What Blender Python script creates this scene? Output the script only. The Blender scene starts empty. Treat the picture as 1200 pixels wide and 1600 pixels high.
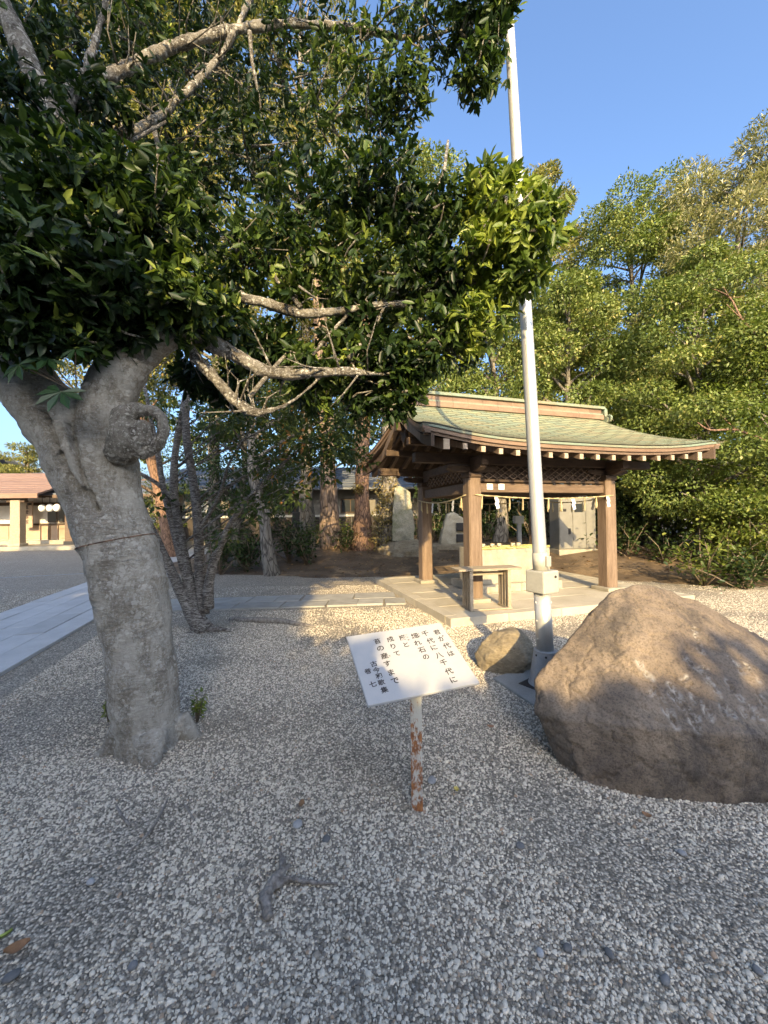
import bpy, bmesh, math, random
import numpy as np
from mathutils import Vector, Matrix, noise
from mathutils.bvhtree import BVHTree

R = math.radians
rng = np.random.default_rng(7)
random.seed(7)
SC = bpy.context.scene
COL = SC.collection

# ------------------------------------------------------------------ camera
FPX, CXP, CYP = 603.0, 600.0, 800.0            # the photograph's own pixels (1200 x 1600)
PITCH, ROLL = math.atan(8 / 603.0), R(0.7)
EYE = Vector((0, 0, 1.5))
_f = Vector((0, math.cos(PITCH), math.sin(PITCH)))
_u0 = Vector((0, -math.sin(PITCH), math.cos(PITCH)))
_r0 = Vector((1, 0, 0))
_r = _r0 * math.cos(ROLL) - _u0 * math.sin(ROLL)
_u = _u0 * math.cos(ROLL) + _r0 * math.sin(ROLL)
cam = bpy.data.cameras.new('camera')
cam.sensor_fit = 'VERTICAL'
cam.sensor_height = 36
cam.lens = 36 * FPX / 1600
cam.clip_start, cam.clip_end = 0.03, 2000
camo = bpy.data.objects.new('camera', cam)
COL.objects.link(camo)
camo.matrix_world = Matrix(((_r.x, _u.x, -_f.x, EYE.x), (_r.y, _u.y, -_f.y, EYE.y), (_r.z, _u.z, -_f.z, EYE.z), (0, 0, 0, 1)))
SC.camera = camo

# ------------------------------------------------------------------ light
SUN_EL, SUN_AZ = R(22), R(177)                  # low sun behind the viewer, a little to the right
w = bpy.data.worlds.new('World'); SC.world = w; w.use_nodes = True
nt = w.node_tree
sky = nt.nodes.new('ShaderNodeTexSky'); sky.sky_type = 'NISHITA'; sky.sun_disc = False
sky.sun_elevation = SUN_EL; sky.sun_rotation = SUN_AZ
sky.air_density = 1.0; sky.dust_density = 5.0; sky.ozone_density = 4.5
bg = nt.nodes['Background']; bg.inputs[1].default_value = 0.15
nt.links.new(sky.outputs[0], bg.inputs[0])
sl = bpy.data.lights.new('sun', 'SUN'); sl.energy = 3.2; sl.angle = R(0.5); sl.color = (1.0, 0.74, 0.37)
so = bpy.data.objects.new('sun', sl); COL.objects.link(so)
SUNDIR = Vector((math.sin(SUN_AZ) * math.cos(SUN_EL), math.cos(SUN_AZ) * math.cos(SUN_EL), math.sin(SUN_EL)))
so.rotation_euler = (-SUNDIR).to_track_quat('-Z', 'Y').to_euler()
SC.view_settings.view_transform = 'Standard'; SC.view_settings.look = 'None'
SC.view_settings.gamma = 1; SC.view_settings.use_curve_mapping = False
SC.view_settings.exposure = 1.65
SC.render.engine = 'CYCLES'
SC.cycles.max_bounces = 6; SC.cycles.diffuse_bounces = 3; SC.cycles.glossy_bounces = 2
SC.cycles.transmission_bounces = 3; SC.cycles.transparent_max_bounces = 4

# ------------------------------------------------------------------ helpers
def ray(x, y): return _f + _r * ((x - CXP) / FPX) - _u * ((y - CYP) / FPX)
def P(x, y, Y):                                  # a photograph pixel at a real distance
    d = ray(x, y); return EYE + d * (Y / d.y)
def G(x, y, z=0.0):                              # where a pixel meets the ground
    d = ray(x, y); return EYE + d * ((z - EYE.z) / d.z)
TH = R(17); PO = Vector((1.45, 6.34, 0))         # the site's own axes: u along the pavilion, v away from it
UX = Vector((math.cos(TH), math.sin(TH), 0)); VX = Vector((-math.sin(TH), math.cos(TH), 0))
def uv(u, v, z=0.0): return PO + UX * u + VX * v + Vector((0, 0, z))

def thing(name, label, cat, loc=(0, 0, 0), rotz=0.0, group=None):
    o = bpy.data.objects.new(name, None); COL.objects.link(o)
    o.empty_display_size = 0.1
    o.location = loc; o.rotation_euler = (0, 0, rotz)
    o['label'] = label; o['category'] = cat
    if group: o['group'] = group
    return o
def tag(o, label, cat, group=None):
    o['label'] = label; o['category'] = cat
    if group: o['group'] = group
    return o
def link(name, me, m=None, parent=None, smooth=False, bevel=0.0, seg=2):
    o = bpy.data.objects.new(name, me); COL.objects.link(o)
    if m and not me.materials: me.materials.append(m)
    if parent: o.parent = parent
    if smooth: me.polygons.foreach_set('use_smooth', [True] * len(me.polygons))
    if bevel:
        b = o.modifiers.new('bevel', 'BEVEL'); b.width = bevel; b.segments = seg; b.limit_method = 'ANGLE'; b.angle_limit = R(40)
    return o

class MB:
    def __init__(s): s.v = []; s.f = []
    def add(s, vs, fs):
        n = len(s.v); s.v += [tuple(p) for p in vs]; s.f += [tuple(i + n for i in f) for f in fs]; return s
    def box(s, c, size, rz=0.0, tilt=None):
        a, b, h = size[0] / 2, size[1] / 2, size[2] / 2
        M = Matrix.Rotation(rz, 3, 'Z')
        if tilt is not None: M = M @ tilt
        c = Vector(c)
        vs = [c + M @ Vector(p) for p in ((-a, -b, -h), (a, -b, -h), (a, b, -h), (-a, b, -h), (-a, -b, h), (a, -b, h), (a, b, h), (-a, b, h))]
        return s.add(vs, [(0, 3, 2, 1), (4, 5, 6, 7), (0, 1, 5, 4), (1, 2, 6, 5), (2, 3, 7, 6), (3, 0, 4, 7)])
    def bb(s, x0, x1, y0, y1, z0, z1): return s.box(((x0 + x1) / 2, (y0 + y1) / 2, (z0 + z1) / 2), (x1 - x0, y1 - y0, z1 - z0))
    def beam(s, p0, p1, wd, h, up=(0, 0, 1)):
        p0, p1 = Vector(p0), Vector(p1); d = (p1 - p0).normalized(); up = Vector(up)
        sd = d.cross(up).normalized() * (wd / 2); tp = sd.cross(d).normalized() * (h / 2)
        vs = [p0 - sd - tp, p0 + sd - tp, p0 + sd + tp, p0 - sd + tp, p1 - sd - tp, p1 + sd - tp, p1 + sd + tp, p1 - sd + tp]
        return s.add(vs, [(0, 1, 2, 3), (7, 6, 5, 4), (0, 4, 5, 1), (1, 5, 6, 2), (2, 6, 7, 3), (3, 7, 4, 0)])
    def tube(s, pts, rad, seg=8, wob=0.0, cap=True):
        pts = [Vector(p) for p in pts]; n = len(pts)
        if not hasattr(rad, '__len__'): rad = [rad] * n
        vs = []; a0 = None
        for i, p in enumerate(pts):
            d = (pts[min(i + 1, n - 1)] - pts[max(i - 1, 0)]).normalized()
            if a0 is None: a0 = d.orthogonal().normalized()
            a0 = (a0 - d * a0.dot(d)).normalized(); b0 = d.cross(a0)
            for k in range(seg):
                t = 2 * math.pi * k / seg
                rr = rad[i]
                if wob: rr *= 1 + wob * noise.noise(Vector((math.cos(t) * 1.7, math.sin(t) * 1.7, i * 0.45)) + p * 0.7)
                vs.append(p + a0 * (math.cos(t) * rr) + b0 * (math.sin(t) * rr))
        fs = [(i * seg + k, i * seg + (k + 1) % seg, (i + 1) * seg + (k + 1) % seg, (i + 1) * seg + k) for i in range(n - 1) for k in range(seg)]
        if cap: fs += [tuple(range(seg - 1, -1, -1)), tuple((n - 1) * seg + k for k in range(seg))]
        return s.add(vs, fs)
    def lathe(s, prof, seg=24, c=(0, 0, 0)):
        c = Vector(c); n = len(prof)
        vs = [c + Vector((r * math.cos(2 * math.pi * k / seg), r * math.sin(2 * math.pi * k / seg), z)) for r, z in prof for k in range(seg)]
        fs = [(i * seg + k, i * seg + (k + 1) % seg, (i + 1) * seg + (k + 1) % seg, (i + 1) * seg + k) for i in range(n - 1) for k in range(seg)]
        return s.add(vs, fs + [tuple(range(seg - 1, -1, -1)), tuple((n - 1) * seg + k for k in range(seg))])
    def sphere(s, c, r, sc=(1, 1, 1)):
        c = Vector(c); A, B = 12, 8
        vs = [c + Vector((r * sc[0] * math.sin(math.pi * j / B) * math.cos(2 * math.pi * i / A), r * sc[1] * math.sin(math.pi * j / B) * math.sin(2 * math.pi * i / A), r * sc[2] * math.cos(math.pi * j / B))) for j in range(B + 1) for i in range(A)]
        return s.add(vs, [(j * A + i, (j + 1) * A + i, (j + 1) * A + (i + 1) % A, j * A + (i + 1) % A) for j in range(B) for i in range(A)])
    def mesh(s, name='m'):
        me = bpy.data.meshes.new(name); me.from_pydata(s.v, [], s.f); me.update(); return me
    def build(s, name, m, parent=None, off=None, **k):
        if off is not None:
            off = Vector(off); s.v = [tuple(Vector(p) - off) for p in s.v]
        return link(name, s.mesh(name), m, parent, **k)

def spline(pts, n=8):                            # Catmull-Rom through (x, y, z, r) points
    pts = [np.array(p, float) for p in pts]; out = []
    for i in range(len(pts) - 1):
        a, b, c, d = pts[max(i - 1, 0)], pts[i], pts[i + 1], pts[min(i + 2, len(pts) - 1)]
        for k in range(n):
            t = k / n
            out.append(.5 * (2 * b + (c - a) * t + (2 * a - 5 * b + 4 * c - d) * t * t + (3 * b - a - 3 * c + d) * t ** 3))
    out.append(pts[-1]); return out
def limb(mb, pts, n=6, seg=10, wob=0.12):
    s = spline(pts, n); mb.tube([p[:3] for p in s], [max(p[3], .002) for p in s], seg, wob); return s
def PR(x, y, Y, hw):                             # pixel, distance, half width in pixels -> (x, y, z, r)
    p = P(x, y, Y); return (p.x, p.y, p.z, hw / FPX * Y / ray(x, y).length)
def remesh(mb, voxel, smooth_it=2):
    me = mb.mesh(); o = bpy.data.objects.new('tmp', me); COL.objects.link(o)
    r = o.modifiers.new('r', 'REMESH'); r.mode = 'VOXEL'; r.voxel_size = voxel
    if smooth_it:
        sm = o.modifiers.new('s', 'SMOOTH'); sm.iterations = smooth_it; sm.factor = .5
    dg = bpy.context.evaluated_depsgraph_get(); dg.update()
    out = bpy.data.meshes.new_from_object(o.evaluated_get(dg))
    bpy.data.objects.remove(o); bpy.data.meshes.remove(me); return out
def coords(me):
    a = np.empty(len(me.vertices) * 3); me.vertices.foreach_get('co', a); return a.reshape(-1, 3)
def set_coords(me, a): me.vertices.foreach_set('co', np.asarray(a, float).ravel()); me.update()
def displace(me, amp, scale, octv=4, off=(0, 0, 0)):
    co = coords(me); nn = np.empty(len(co) * 3); me.vertices.foreach_get('normal', nn); nn = nn.reshape(-1, 3)
    o = Vector(off)
    d = np.array([noise.fractal(Vector(c) * scale + o, 1.0, 2.0, octv) for c in co])
    set_coords(me, co + nn * (d * amp)[:, None])

# ------------------------------------------------------------------ materials
def newmat(name):
    m = bpy.data.materials.new(name); m.use_nodes = True
    return m, m.node_tree.nodes, m.node_tree.links, m.node_tree.nodes['Principled BSDF']
def nd(ns, t, **k):
    n = ns.new('ShaderNode' + t)
    for a, b in k.items(): setattr(n, a, b)
    return n
def ramp(ns, stops, interp='LINEAR'):
    r = ns.new('ShaderNodeValToRGB'); r.color_ramp.interpolation = interp
    e = r.color_ramp.elements
    while len(e) < len(stops): e.new(1)
    for el, (p, c) in zip(e, stops): el.position = p; el.color = (*c, 1) if len(c) == 3 else c
    return r
def mix(ns, ls, fac, a, b, mode='MIX'):
    n = ns.new('ShaderNodeMix'); n.data_type = 'RGBA'; n.blend_type = mode
    for s, v in ((n.inputs[0], fac), (n.inputs[6], a), (n.inputs[7], b)):
        if hasattr(v, 'links'): ls.new(v, s)
        elif hasattr(v, '__len__'): s.default_value = (*v, 1)
        else: s.default_value = v
    return n.outputs[2]
def ntex(ns, ls, vec, scale, detail=5, rough=.6, dist=0.0):
    n = nd(ns, 'TexNoise'); n.inputs['Scale'].default_value = scale; n.inputs['Detail'].default_value = detail
    n.inputs['Roughness'].default_value = rough; n.inputs['Distortion'].default_value = dist
    if vec: ls.new(vec, n.inputs['Vector'])
    return n.outputs['Fac']
def objvec(ns, ls, scale=(1, 1, 1), rot=(0, 0, 0)):
    tc = nd(ns, 'TexCoord'); mp = nd(ns, 'Mapping'); mp.inputs['Scale'].default_value = scale; mp.inputs['Rotation'].default_value = rot
    ls.new(tc.outputs['Object'], mp.inputs['Vector']); return mp.outputs[0]
def bump(ns, ls, h, b, strength=.4, dist=.01):
    n = nd(ns, 'Bump'); n.inputs['Strength'].default_value = strength; n.inputs['Distance'].default_value = dist
    ls.new(h, n.inputs['Height']); ls.new(n.outputs[0], b.inputs['Normal']); return n
def island(ns):
    g = nd(ns, 'ObjectInfo'); return g.outputs['Random']
def mottled(name, c1, c2, scale=6, stretch=(1, 1, 1), rough=.75, fine=60, bstr=.35, bdist=.008, vary=.25, c3=None, p3=(.6, .7), metal=0.0, finec=.35):
    """two colours by noise, a fine grain over them, each object a little lighter or darker, relief from the grain"""
    m, ns, ls, b = newmat(name)
    v = objvec(ns, ls, stretch)
    c = mix(ns, ls, ramp_fac(ns, ls, ntex(ns, ls, v, scale), .35, .65), c1, c2)
    if c3:
        c = mix(ns, ls, ramp_fac(ns, ls, ntex(ns, ls, v, scale * .6, 6, .7), *p3), c, c3)
    fn = ntex(ns, ls, v, fine, 4, .7)
    r = ramp(ns, [(.3, (1 - finec,) * 3), (.7, (1 + 0 * finec,) * 3)]); ls.new(fn, r.inputs[0])
    c = mix(ns, ls, 1.0, c, r.outputs[0], 'MULTIPLY')
    if vary:
        r2 = ramp(ns, [(0, (1 - vary,) * 3), (1, (1, 1, 1))]); ls.new(island(ns), r2.inputs[0])
        c = mix(ns, ls, 1.0, c, r2.outputs[0], 'MULTIPLY')
    ls.new(c, b.inputs['Base Color']); b.inputs['Roughness'].default_value = rough; b.inputs['Metallic'].default_value = metal
    if bstr: bump(ns, ls, fn, b, bstr, bdist)
    return m
def ramp_fac(ns, ls, fac, lo, hi):
    n = nd(ns, 'MapRange'); n.inputs[1].default_value = lo; n.inputs[2].default_value = hi
    ls.new(fac, n.inputs[0]); return n.outputs[0]
def flat(name, c, rough=.6, metal=0.0):
    m, ns, ls, b = newmat(name); b.inputs['Base Color'].default_value = (*c, 1); b.inputs['Roughness'].default_value = rough; b.inputs['Metallic'].default_value = metal
    return m

def leafmat(name, stops, transl=.25, rough=.45, tcol=1.6):
    m, ns, ls, b = newmat(name)
    at = nd(ns, 'Attribute'); at.attribute_name = 'rnd'
    r = ramp(ns, stops); ls.new(at.outputs['Fac'], r.inputs[0])
    ls.new(r.outputs[0], b.inputs['Base Color']); b.inputs['Roughness'].default_value = rough
    b.inputs['Specular IOR Level'].default_value = .35
    tr = nd(ns, 'BsdfTranslucent'); tc = mix(ns, ls, 1.0, r.outputs[0], (tcol, tcol * 1.05, tcol * .5), 'MULTIPLY'); ls.new(tc, tr.inputs[0])
    mx = nd(ns, 'MixShader'); mx.inputs[0].default_value = transl
    ls.new(b.outputs[0], mx.inputs[1]); ls.new(tr.outputs[0], mx.inputs[2])
    ls.new(mx.outputs[0], ns['Material Output'].inputs[0]); return m

M = {}
# gravel: cell-sized stones in whites, greys and slate blues over grit
def gravel_mat():
    m, ns, ls, b = newmat('gravel')
    v = objvec(ns, ls)
    vo = nd(ns, 'TexVoronoi'); vo.inputs['Scale'].default_value = 105; ls.new(v, vo.inputs['Vector'])
    sp = nd(ns, 'SeparateColor'); ls.new(vo.outputs['Color'], sp.inputs[0])
    r = ramp(ns, [(0, (.15, .135, .108)), (.35, (.26, .232, .185)), (.52, (.38, .338, .268)), (.65, (.56, .495, .395)), (.9, (.74, .655, .525))]); ls.new(sp.outputs[0], r.inputs[0])
    dk = ramp(ns, [(.3, (1, 1, 1)), (.8, (.42, .40, .38))]); ls.new(vo.outputs['Distance'], dk.inputs[0])
    c = mix(ns, ls, 1, r.outputs[0], dk.outputs[0], 'MULTIPLY')
    big = ramp_fac(ns, ls, ntex(ns, ls, v, .9, 5, .65), .42, .68)
    c = mix(ns, ls, big, c, mix(ns, ls, .5, c, (.25, .215, .165)))
    ls.new(c, b.inputs['Base Color']); b.inputs['Roughness'].default_value = .8
    iv = nd(ns, 'Math', operation='SUBTRACT'); iv.inputs[0].default_value = 1; ls.new(vo.outputs['Distance'], iv.inputs[1])
    bump(ns, ls, iv.outputs[0], b, .8, .008); return m
M['gravel'] = gravel_mat()
def pebble_mat():
    m, ns, ls, b = newmat('pebble')
    at = nd(ns, 'Attribute'); at.attribute_type = 'INSTANCER'; at.attribute_name = 'shade'
    r = ramp(ns, [(0, (.14, .128, .112)), (.2, (.24, .215, .178)), (.38, (.37, .325, .255)), (.55, (.57, .515, .415)), (.75, (.77, .695, .565)), (.97, (.85, .77, .635)), (1, (.46, .33, .22))]); ls.new(at.outputs['Fac'], r.inputs[0])
    n = ntex(ns, ls, objvec(ns, ls), 1.6, 3)
    g = ramp(ns, [(.3, (.8, .8, .8)), (.7, (1, 1, 1))]); ls.new(n, g.inputs[0])
    ls.new(mix(ns, ls, 1, r.outputs[0], g.outputs[0], 'MULTIPLY'), b.inputs['Base Color']); b.inputs['Roughness'].default_value = .6; return m
M['pebble'] = pebble_mat()
M['earth'] = mottled('earth', (.10, .068, .040), (.19, .135, .085), 2.2, fine=45, bstr=.8, bdist=.03, c3=(.30, .21, .12), p3=(.52, .62), vary=0)
M['granite_path'] = mottled('granite_path', (.56, .56, .55), (.66, .66, .65), 3, fine=160, finec=.3, bstr=.15, vary=.18)
M['flagstone'] = mottled('flagstone', (.36, .35, .32), (.46, .45, .41), 4, fine=120, finec=.3, bstr=.25, vary=.25)
M['floor_stone'] = mottled('floor_stone', (.46, .41, .315), (.58, .525, .42), 2.5, fine=130, finec=.22, bstr=.2, vary=.15)
M['granite'] = mottled('granite', (.40, .36, .275), (.52, .475, .38), 5, fine=190, finec=.55, bstr=.25, vary=.06)
M['wood'] = mottled('wood', (.185, .125, .083), (.295, .21, .145), 5, (6, 6, .5), fine=30, finec=.4, bstr=.3, vary=.15)
M['wood_h'] = mottled('wood_h', (.14, .093, .062), (.225, .155, .105), 5, (.6, 6, 6), fine=26, finec=.4, bstr=.3, vary=.2)
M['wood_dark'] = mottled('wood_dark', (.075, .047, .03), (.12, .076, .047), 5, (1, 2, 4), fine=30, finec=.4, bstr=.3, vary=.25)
M['wood_grey'] = mottled('wood_grey', (.36, .29, .20), (.46, .39, .29), 6, (2, 6, 2), fine=40, finec=.35, bstr=.25, vary=.15)
M['copper'] = mottled('copper', (.21, .25, .17), (.18, .25, .195), 1.6, (1, 3, 3), rough=.6, fine=22, finec=.3, bstr=.1, vary=0, c3=(.25, .21, .125), p3=(.42, .66))
def sheet_mat():
    m, ns, ls, b = newmat('copper_sheet')
    v = objvec(ns, ls, (1, 3, 3)); at = nd(ns, 'Attribute'); at.attribute_name = 'rnd'
    r = ramp(ns, [(0, (.07, .075, .05)), (.10, (.085, .08, .05)), (.12, (.20, .255, .185)), (.4, (.26, .29, .18)), (.65, (.31, .30, .17)), (.85, (.30, .26, .15)), (1, (.23, .17, .10))]); ls.new(at.outputs['Fac'], r.inputs[0])
    n = ntex(ns, ls, v, 5, 6, .7); g_ = ramp(ns, [(.3, (.55, .58, .60)), (.5, (.9, .92, .92)), (.72, (1.12, 1.10, 1.04))]); ls.new(n, g_.inputs[0])
    ls.new(mix(ns, ls, 1, r.outputs[0], g_.outputs[0], 'MULTIPLY'), b.inputs['Base Color']); b.inputs['Roughness'].default_value = .6; bump(ns, ls, n, b, .1, .01); return m
M['sheet'] = sheet_mat()
M['copper_brown'] = mottled('copper_brown', (.21, .125, .075), (.30, .20, .125), 3, (1, 4, 4), rough=.55, fine=30, finec=.35, bstr=.1, vary=.2)
M['end_grain'] = mottled('end_grain', (.46, .36, .25), (.56, .45, .33), 20, fine=80, finec=.25, vary=.2)
M['straw'] = mottled('straw', (.52, .42, .22), (.66, .56, .34), 20, fine=200, bstr=.3, vary=.2)
M['paper'] = flat('paper', (.82, .82, .80), .8)
M['bamboo'] = mottled('bamboo', (.46, .46, .14), (.56, .52, .22), 9, rough=.4, fine=40, bstr=.05, vary=.2)
M['ladle_wood'] = mottled('ladle_wood', (.58, .50, .34), (.68, .60, .44), 9, fine=60, vary=.15, bstr=.1)
M['water'] = flat('water', (.03, .045, .045), .04)
M['aluminium'] = mottled('aluminium', (.60, .60, .57), (.68, .68, .65), 3, (3, 3, .6), rough=.45, fine=60, finec=.1, bstr=.02, vary=0, metal=.55)
M['painted_box'] = mottled('painted_box', (.42, .41, .36), (.50, .49, .43), 4, rough=.5, fine=50, finec=.12, bstr=.03, vary=.08)
M['grey_steel'] = mottled('grey_steel', (.30, .31, .32), (.38, .39, .40), 6, rough=.55, fine=60, finec=.15, bstr=.03, vary=.05, metal=.2)
M['black'] = flat('black', (.02, .02, .022), .5)
M['ink'] = flat('ink', (.035, .03, .03), .7)
M['board_white'] = mottled('board_white', (.42, .43, .44), (.46, .46, .46), 14, fine=300, finec=.10, bstr=.05, vary=0)
def rust_mat():
    m, ns, ls, b = newmat('rusty_paint')
    v = objvec(ns, ls, (1, 1, .45))
    gz = nd(ns, 'SeparateXYZ'); tc = nd(ns, 'TexCoord'); ls.new(tc.outputs['Object'], gz.inputs[0])
    n1 = ntex(ns, ls, v, 34, 8, .72); ad = nd(ns, 'Math', operation='MULTIPLY_ADD'); ad.inputs[1].default_value = -.17; ls.new(gz.outputs[2], ad.inputs[0]); ls.new(n1, ad.inputs[2])
    f = ramp_fac(ns, ls, ad.outputs[0], .420, .50)
    rc = ramp(ns, [(.35, (.12, .045, .02)), (.6, (.34, .14, .05)), (.75, (.48, .25, .10))]); ls.new(ntex(ns, ls, v, 60, 5), rc.inputs[0])
    ls.new(mix(ns, ls, f, (.50, .50, .46), rc.outputs[0]), b.inputs['Base Color']); b.inputs['Roughness'].default_value = .7; bump(ns, ls, n1, b, .2, .002); return m
M['rusty'] = rust_mat()
def bark_lichen(k1=(.12, .104, .082), k2=(.30, .265, .213), k3=(.50, .45, .37), pk=.78):
    m, ns, ls, b = newmat('lichen_bark')
    v = objvec(ns, ls); vw = objvec(ns, ls, (1, 1, 3.2))
    wr = ntex(ns, ls, vw, 17, 10, .78, .6)
    c = ramp(ns, [(.3, k1), (.5, k2), (.7, k3)]); ls.new(wr, c.inputs[0])
    pale = ramp_fac(ns, ls, ntex(ns, ls, objvec(ns, ls, (1, 1, .45)), 6.5, 10, .8, .3), .45, .56)
    c1 = mix(ns, ls, pale, c.outputs[0], mix(ns, ls, pk, c.outputs[0], (.54, .51, .44)))
    vo = nd(ns, 'TexVoronoi'); vo.inputs['Scale'].default_value = 30; vo.inputs['Randomness'].default_value = 1
    dn = nd(ns, 'TexNoise'); dn.inputs['Scale'].default_value = 22; ls.new(v, dn.inputs['Vector'])
    dv = mix(ns, ls, .06, v, dn.outputs['Color']); ls.new(dv, vo.inputs['Vector'])
    sp = nd(ns, 'SeparateColor'); ls.new(vo.outputs['Color'], sp.inputs[0])
    th = nd(ns, 'Math', operation='MULTIPLY'); th.inputs[1].default_value = .52; ls.new(sp.outputs[0], th.inputs[0])
    lt = nd(ns, 'Math', operation='LESS_THAN'); ls.new(vo.outputs['Distance'], lt.inputs[0]); ls.new(th.outputs[0], lt.inputs[1])
    gate = ramp_fac(ns, ls, ntex(ns, ls, v, 5, 3), .44, .50); fm = nd(ns, 'Math', operation='MULTIPLY'); ls.new(lt.outputs[0], fm.inputs[0]); ls.new(gate, fm.inputs[1])
    fl = nd(ns, 'Math', operation='MULTIPLY'); fl.inputs[1].default_value = .8; ls.new(fm.outputs[0], fl.inputs[0])
    c2 = mix(ns, ls, fl.outputs[0], c1, (.60, .58, .52))
    spk = ramp_fac(ns, ls, ntex(ns, ls, v, 55, 6, .8), .53, .58); c2 = mix(ns, ls, spk, c2, mix(ns, ls, .55, c2, (.62, .61, .56)))
    ls.new(c2, b.inputs['Base Color']); b.inputs['Roughness'].default_value = .85
    bump(ns, ls, wr, b, 1.0, .03); return m
M['bark_lichen'] = bark_lichen()
M['bark_dark_shade'] = bark_lichen((.045, .038, .03), (.10, .085, .066), (.17, .148, .115), .35)  # darker copy of the same bark; the limbs' shade is put into colour
def bark_ring():
    m, ns, ls, b = newmat('ringed_bark')
    v = objvec(ns, ls, (2.2, 2.2, 9)); n = ntex(ns, ls, v, 6, 8, .8, 1.4)
    c = ramp(ns, [(.38, (.055, .044, .036)), (.5, (.13, .108, .09)), (.54, (.36, .33, .285)), (.75, (.52, .48, .43))]); ls.new(n, c.inputs[0])
    ls.new(c.outputs[0], b.inputs['Base Color']); b.inputs['Roughness'].default_value = .8; bump(ns, ls, n, b, .6, .012); return m
M['bark_ring'] = bark_ring()
def bark_plate(name, c1, c2, sc=7):
    m, ns, ls, b = newmat(name)
    v = objvec(ns, ls, (1, 1, .28)); vo = nd(ns, 'TexVoronoi', feature='DISTANCE_TO_EDGE'); vo.inputs['Scale'].default_value = sc; 
    dn = nd(ns, 'TexNoise'); dn.inputs['Scale'].default_value = 6; ls.new(v, dn.inputs['Vector']); ls.new(mix(ns, ls, .12, v, dn.outputs['Color']), vo.inputs['Vector'])
    n = ntex(ns, ls, v, 16, 6, .7)
    c = mix(ns, ls, ramp_fac(ns, ls, n, .35, .65), c1, c2)
    f = ramp_fac(ns, ls, vo.outputs['Distance'], 0, .12)
    ls.new(mix(ns, ls, f, tuple(x * .35 for x in c1), c), b.inputs['Base Color']); b.inputs['Roughness'].default_value = .9
    bump(ns, ls, vo.outputs['Distance'], b, .9, .05); return m
M['bark_pine'] = bark_plate('pine_bark', (.18, .125, .09), (.32, .24, .18))
M['bark_cedar'] = bark_plate('cedar_bark', (.18, .105, .068), (.29, .18, .12), 14)
M['bark_grey'] = bark_plate('grey_bark', (.15, .13, .105), (.29, .265, .22), 10)
M['leaf_big'] = leafmat('leaf_big', [(0, (.008, .018, .006)), (.45, (.021, .043, .011)), (.8, (.085, .13, .025)), (1, (.26, .31, .055))], .28, .42)
M['leaf_bg'] = leafmat('leaf_background', [(0, (0.081, 0.119, 0.028)), (.5, (0.153, 0.196, 0.046)), (.85, (0.252, 0.264, 0.077)), (1, (0.378, 0.323, 0.122))], .2, .5)
M['leaf_gold'] = leafmat('leaf_gold', [(0, (0.095, 0.112, 0.030)), (.5, (0.191, 0.195, 0.051)), (.85, (0.302, 0.255, 0.081)), (1, (0.445, 0.300, 0.122))], .25, .5)
M['leaf_silver'] = leafmat('leaf_silver', [(0, (.09, .105, .04)), (.45, (.20, .205, .085)), (.8, (.36, .33, .17)), (1, (.52, .46, .28))], .2, .45)
M['leaf_fresh'] = leafmat('leaf_fresh', [(0, (.06, .092, .018)), (.5, (.125, .165, .032)), (1, (.25, .275, .06))], .3, .45)
M['leaf_autumn'] = leafmat('leaf_autumn', [(0, (.03, .055, .015)), (.6, (.06, .09, .022)), (.86, (.12, .12, .03)), (.93, (.38, .17, .05)), (1, (.45, .22, .07))], .3, .5)
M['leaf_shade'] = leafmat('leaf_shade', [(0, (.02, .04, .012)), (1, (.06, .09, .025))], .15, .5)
M['leaf_ivy'] = leafmat('leaf_ivy', [(0, (.10, .11, .03)), (.5, (.22, .18, .07)), (1, (.36, .27, .12))], .2, .5)
M['twig'] = mottled('twig', (.20, .15, .10), (.32, .25, .18), 12, fine=60, vary=.2)
M['plaster'] = mottled('plaster', (.66, .63, .57), (.74, .72, .66), 2, fine=40, finec=.08, bstr=.03, vary=.06)
M['tan_panel'] = mottled('tan_panel', (.40, .29, .20), (.48, .36, .26), 2, fine=40, finec=.12, bstr=.03, vary=.15)
M['roof_red'] = mottled('roof_red', (.24, .145, .10), (.30, .19, .13), 2, (1, 3, 3), rough=.6, fine=25, finec=.15, bstr=.08, vary=.18)
M['roof_slate'] = mottled('roof_slate', (.10, .115, .14), (.16, .18, .21), 2, rough=.5, fine=25, finec=.2, bstr=.1, vary=.15)
M['glass'] = flat('glass', (.03, .035, .04), .08)
M['cabinet_shaded'] = mottled('cabinet_shaded', (.19, .185, .165), (.24, .235, .21), 3, rough=.5, fine=60, finec=.12, bstr=.02, vary=.05)  # white cabinet darkened, its dappled tree shade put into the colour
M['shaded_plaster'] = mottled('shaded_plaster', (.17, .155, .13), (.22, .205, .175), 2, fine=40, finec=.1, bstr=.03, vary=.06)  # plaster darkened; deep shade on the long house is in the colour
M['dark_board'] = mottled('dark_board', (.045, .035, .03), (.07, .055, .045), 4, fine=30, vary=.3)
M['cabinet'] = mottled('cabinet', (.34, .335, .30), (.39, .385, .35), 3, rough=.5, fine=60, finec=.08, bstr=.02, vary=.05)
M['stele'] = mottled('stele', (.33, .31, .22), (.44, .41, .31), 3, fine=34, finec=.5, bstr=.6, bdist=.02, c3=(.24, .25, .14), p3=(.5, .65), vary=0)
M['monument'] = mottled('monument', (.42, .37, .26), (.52, .47, .36), 3, fine=45, finec=.4, bstr=.5, bdist=.02, vary=0)
M['plaque'] = flat('plaque', (.03, .03, .032), .35)
M['rock_small'] = mottled('rock_small', (.26, .21, .135), (.40, .335, .225), 4, (1, 1, 2.2), fine=30, finec=.45, bstr=.7, bdist=.02, c3=(.14, .12, .08), p3=(.55, .65), vary=.15)
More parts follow.
